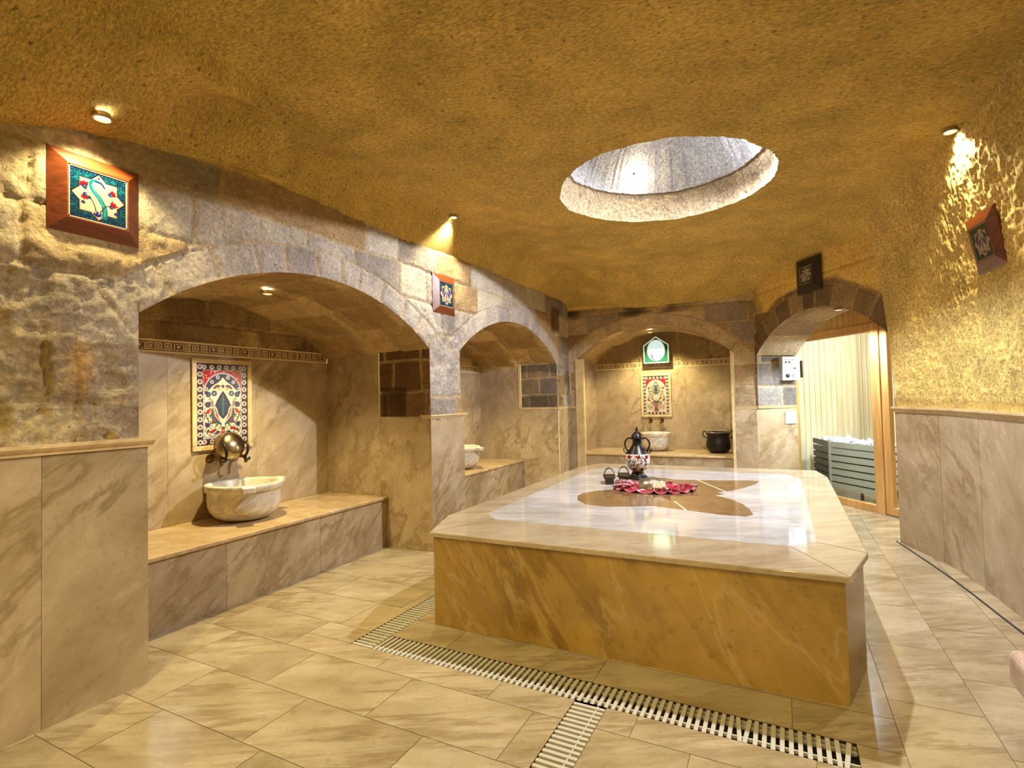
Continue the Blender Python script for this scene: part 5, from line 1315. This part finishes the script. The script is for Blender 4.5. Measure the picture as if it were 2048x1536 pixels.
sob('glass_pane', [(-.76, .575, -.004, .004, .085, 2.16)], GLASS, t, 0)
dr = sob('door', [(.705, .80, -.03, .03, .01, 2.26), (1.42, 1.50, -.03, .03, .01, 2.26), (.80, 1.42, -.03, .03, .01, .10), (.80, 1.42, -.03, .03, 2.18, 2.26)], PINE_O, t)
g = sob('door_glass', [(.80, 1.42, -.004, .004, .10, 2.18)], GLASS, dr, 0)
pl_ = []
x_ = -1.1
while x_ < 2.0: pl_.append((x_, x_+.088, -.02, .02, 2.26, 2.95)); x_ += .09
sob('fascia', pl_, PINE_O, t, .006)
def planks(name, x0, x1, y, z0, z1, step=.095, axis='x'):
    bm = bmesh.new(); v = x0
    while v < x1-1e-6:
        e = min(v+step-.012, x1)
        if axis == 'x': bx(bm, v, e, y, y+.015, z0, z1, .007, 1)
        elif y < 0: bx(bm, y+.005, y+.02, v, e, z0, z1, .005, 1)
        else: bx(bm, y, y+.015, v, e, z0, z1, .005, 1)
        v += step
    if axis == 'x': bx(bm, x0, x1, y+.011, y+.02, z0, z1)
    elif y < 0: bx(bm, y, y+.009, x0, x1, z0, z1)
    else: bx(bm, y+.011, y+.02, x0, x1, z0, z1)
    bm.transform(MSa); o = bm_obj(name, bm, PINE, None); o['kind'] = 'structure'; return o
planks('wall_sauna_back', -1.25, 2.2, 1.45, 0, 2.4)
planks('wall_sauna_left', .02, 1.45, -1.25, 0, 2.4, axis='y')
planks('wall_sauna_right', .02, 1.45, 2.2, 0, 2.4, axis='y')
bm = bmesh.new(); bx(bm, -1.25, 2.2, .02, 1.47, 2.4, 2.43); bm.transform(MSa); bm_obj('ceiling_sauna', bm, PINE)['kind'] = 'structure'
# handle-like dark bar on the planks
bm = bmesh.new(); bx(bm, -.63, -.59, -.035, -.012, 1.66, 1.90, .004); bm.transform(MSa)
o = bm_obj('door_handle', bm, simple('dark_wood_bar', (60, 42, 30), .5)); tag(o, 'short dark upright handle on the sauna glass near the control box', 'handle')
# heater
STEEL = simple('brushed_steel', (196, 198, 192), .38, .6, .06); DSTEEL = simple('dark_steel', (60, 58, 56), .4, .8)
t = empty('sauna_heater', tuple(MSa @ Vector((.20, .45, 0))), 0, 'slatted steel sauna heater full of grey stones behind the glass', 'heater'); t.matrix_world = MSa @ Matrix.Translation((.20, .45, 0))
hz0, hz1 = .14, .78
HP = [(-.39, .2), (.42, .2), (.38, .42), (-.55, .80), (-1.0, .66), (-1.0, .44)]
HP = [(a-.2, b-.45) for a, b in HP]
def rail(bm, a, b, z0, z1, th=.014, ins=.004):
    a = Vector(a); b = Vector(b); d = (b-a).normalized(); n = Vector((d.y, -d.x)); a = a+d*ins; b = b-d*ins
    prism(bm, [tuple(a), tuple(b), tuple(b+n*th), tuple(a+n*th)], z0, z1)
bm = bmesh.new()
for k in range(7): rail(bm, HP[0], HP[1], hz0+k*.092, hz0+k*.092+.074)
bm_obj('front_slat_panel', bm, STEEL, t)
bm = bmesh.new()
for k in range(7): rail(bm, HP[5], HP[0], hz0+k*.092, hz0+k*.092+.074)
bm_obj('side_slat_panel', bm, DSTEEL, t)
sob('corner_post', [(HP[0][0]-.022, HP[0][0]+.014, HP[0][1]-.022, HP[0][1]+.012, .02, hz1+.01)], STEEL, t)
bm = bmesh.new(); prism(bm, [(a*.98, b*.97+.0) for a, b in HP], hz0+.01, hz1-.11); bm_obj('casing', bm, DSTEEL, t)
for (a, b) in (HP[1], HP[2], HP[3], HP[4]): sob('leg', [(a*.92-.015, a*.92+.015, b*.88-.015, b*.88+.015, 0, hz0+.02)], DSTEEL, t)
STN = simple('sauna_stone', (176, 174, 184), .85, 0, .35)
rs = random.Random(12); protos = []
for k in range(5):
    t3 = bmesh.new(); bmesh.ops.create_icosphere(t3, subdivisions=2, radius=1)
    for v in t3.verts:
        n_ = float(fbm(np.array([[v.co.x*1.2+k*9, v.co.y*1.2, v.co.z*1.2]]), 3, 1.1)[0]); v.co *= (1+.9*n_)
    me = bpy.data.meshes.new('sauna_stone'); t3.to_mesh(me); t3.free(); me.materials.append(STN); protos.append(me)
cnt = 0
def in_poly(x, y, P):
    c = False
    for (ax, ay), (bx_, by) in zip(P, P[1:]+P[:1]):
        if (ay > y) != (by > y) and x < (bx_-ax)*(y-ay)/(by-ay)+ax: c = not c
    return c
for ix in range(14):
    for iy in range(6):
        px_ = HP[4][0]+.06+ix*.108+(iy % 2)*.05; py_ = HP[0][1]+.065+iy*.104
        if not in_poly(px_, py_, [(a*.94, b*.86) for a, b in HP]): continue
        o = bpy.data.objects.new('sauna_stone', protos[rs.randrange(5)]); COL.objects.link(o)
        s_ = rs.uniform(.044, .050); pz_ = hz1-.055+rs.uniform(.0, .05)
        o.matrix_world = MSa @ Matrix.Translation((.20+px_, .45+py_, pz_)) @ Matrix.Rotation(rs.random()*6, 4, 'Z') @ Matrix.Rotation(rs.random()*6, 4, 'X') @ Matrix.Diagonal((s_*1.05, s_, s_*.85, 1))
        tag(o, 'rough grey stone heaped on top of the sauna heater', 'stone', 'stones on the sauna heater')
# benches inside
t = empty('sauna_bench', (0, 0, 0), 0, 'slatted wooden sauna bench seen through the narrow door pane', 'bench'); t.matrix_world = MSa @ Matrix.Translation((.6, 1.2, 0))
sob('seat', [(-1.1, 1.3, -.25+k*.115, -.25+k*.115+.09, .68, .71) for k in range(4)], PINE, t)
sob('backrest', [(-1.1, 1.3, .19, .21, .80+k*.085, .80+k*.085+.065) for k in range(3)], PINE_O, t)
sob('apron', [(-1.1, 1.3, -.25, -.235, .10+k*.10, .10+k*.10+.065) for k in range(6)], PINE, t)
sob('support', [(-1.09, -1.05, -.23, .2, 0, .68)], PINE, t); sob('support', [(1.25, 1.29, -.23, .2, 0, .68)], PINE, t)
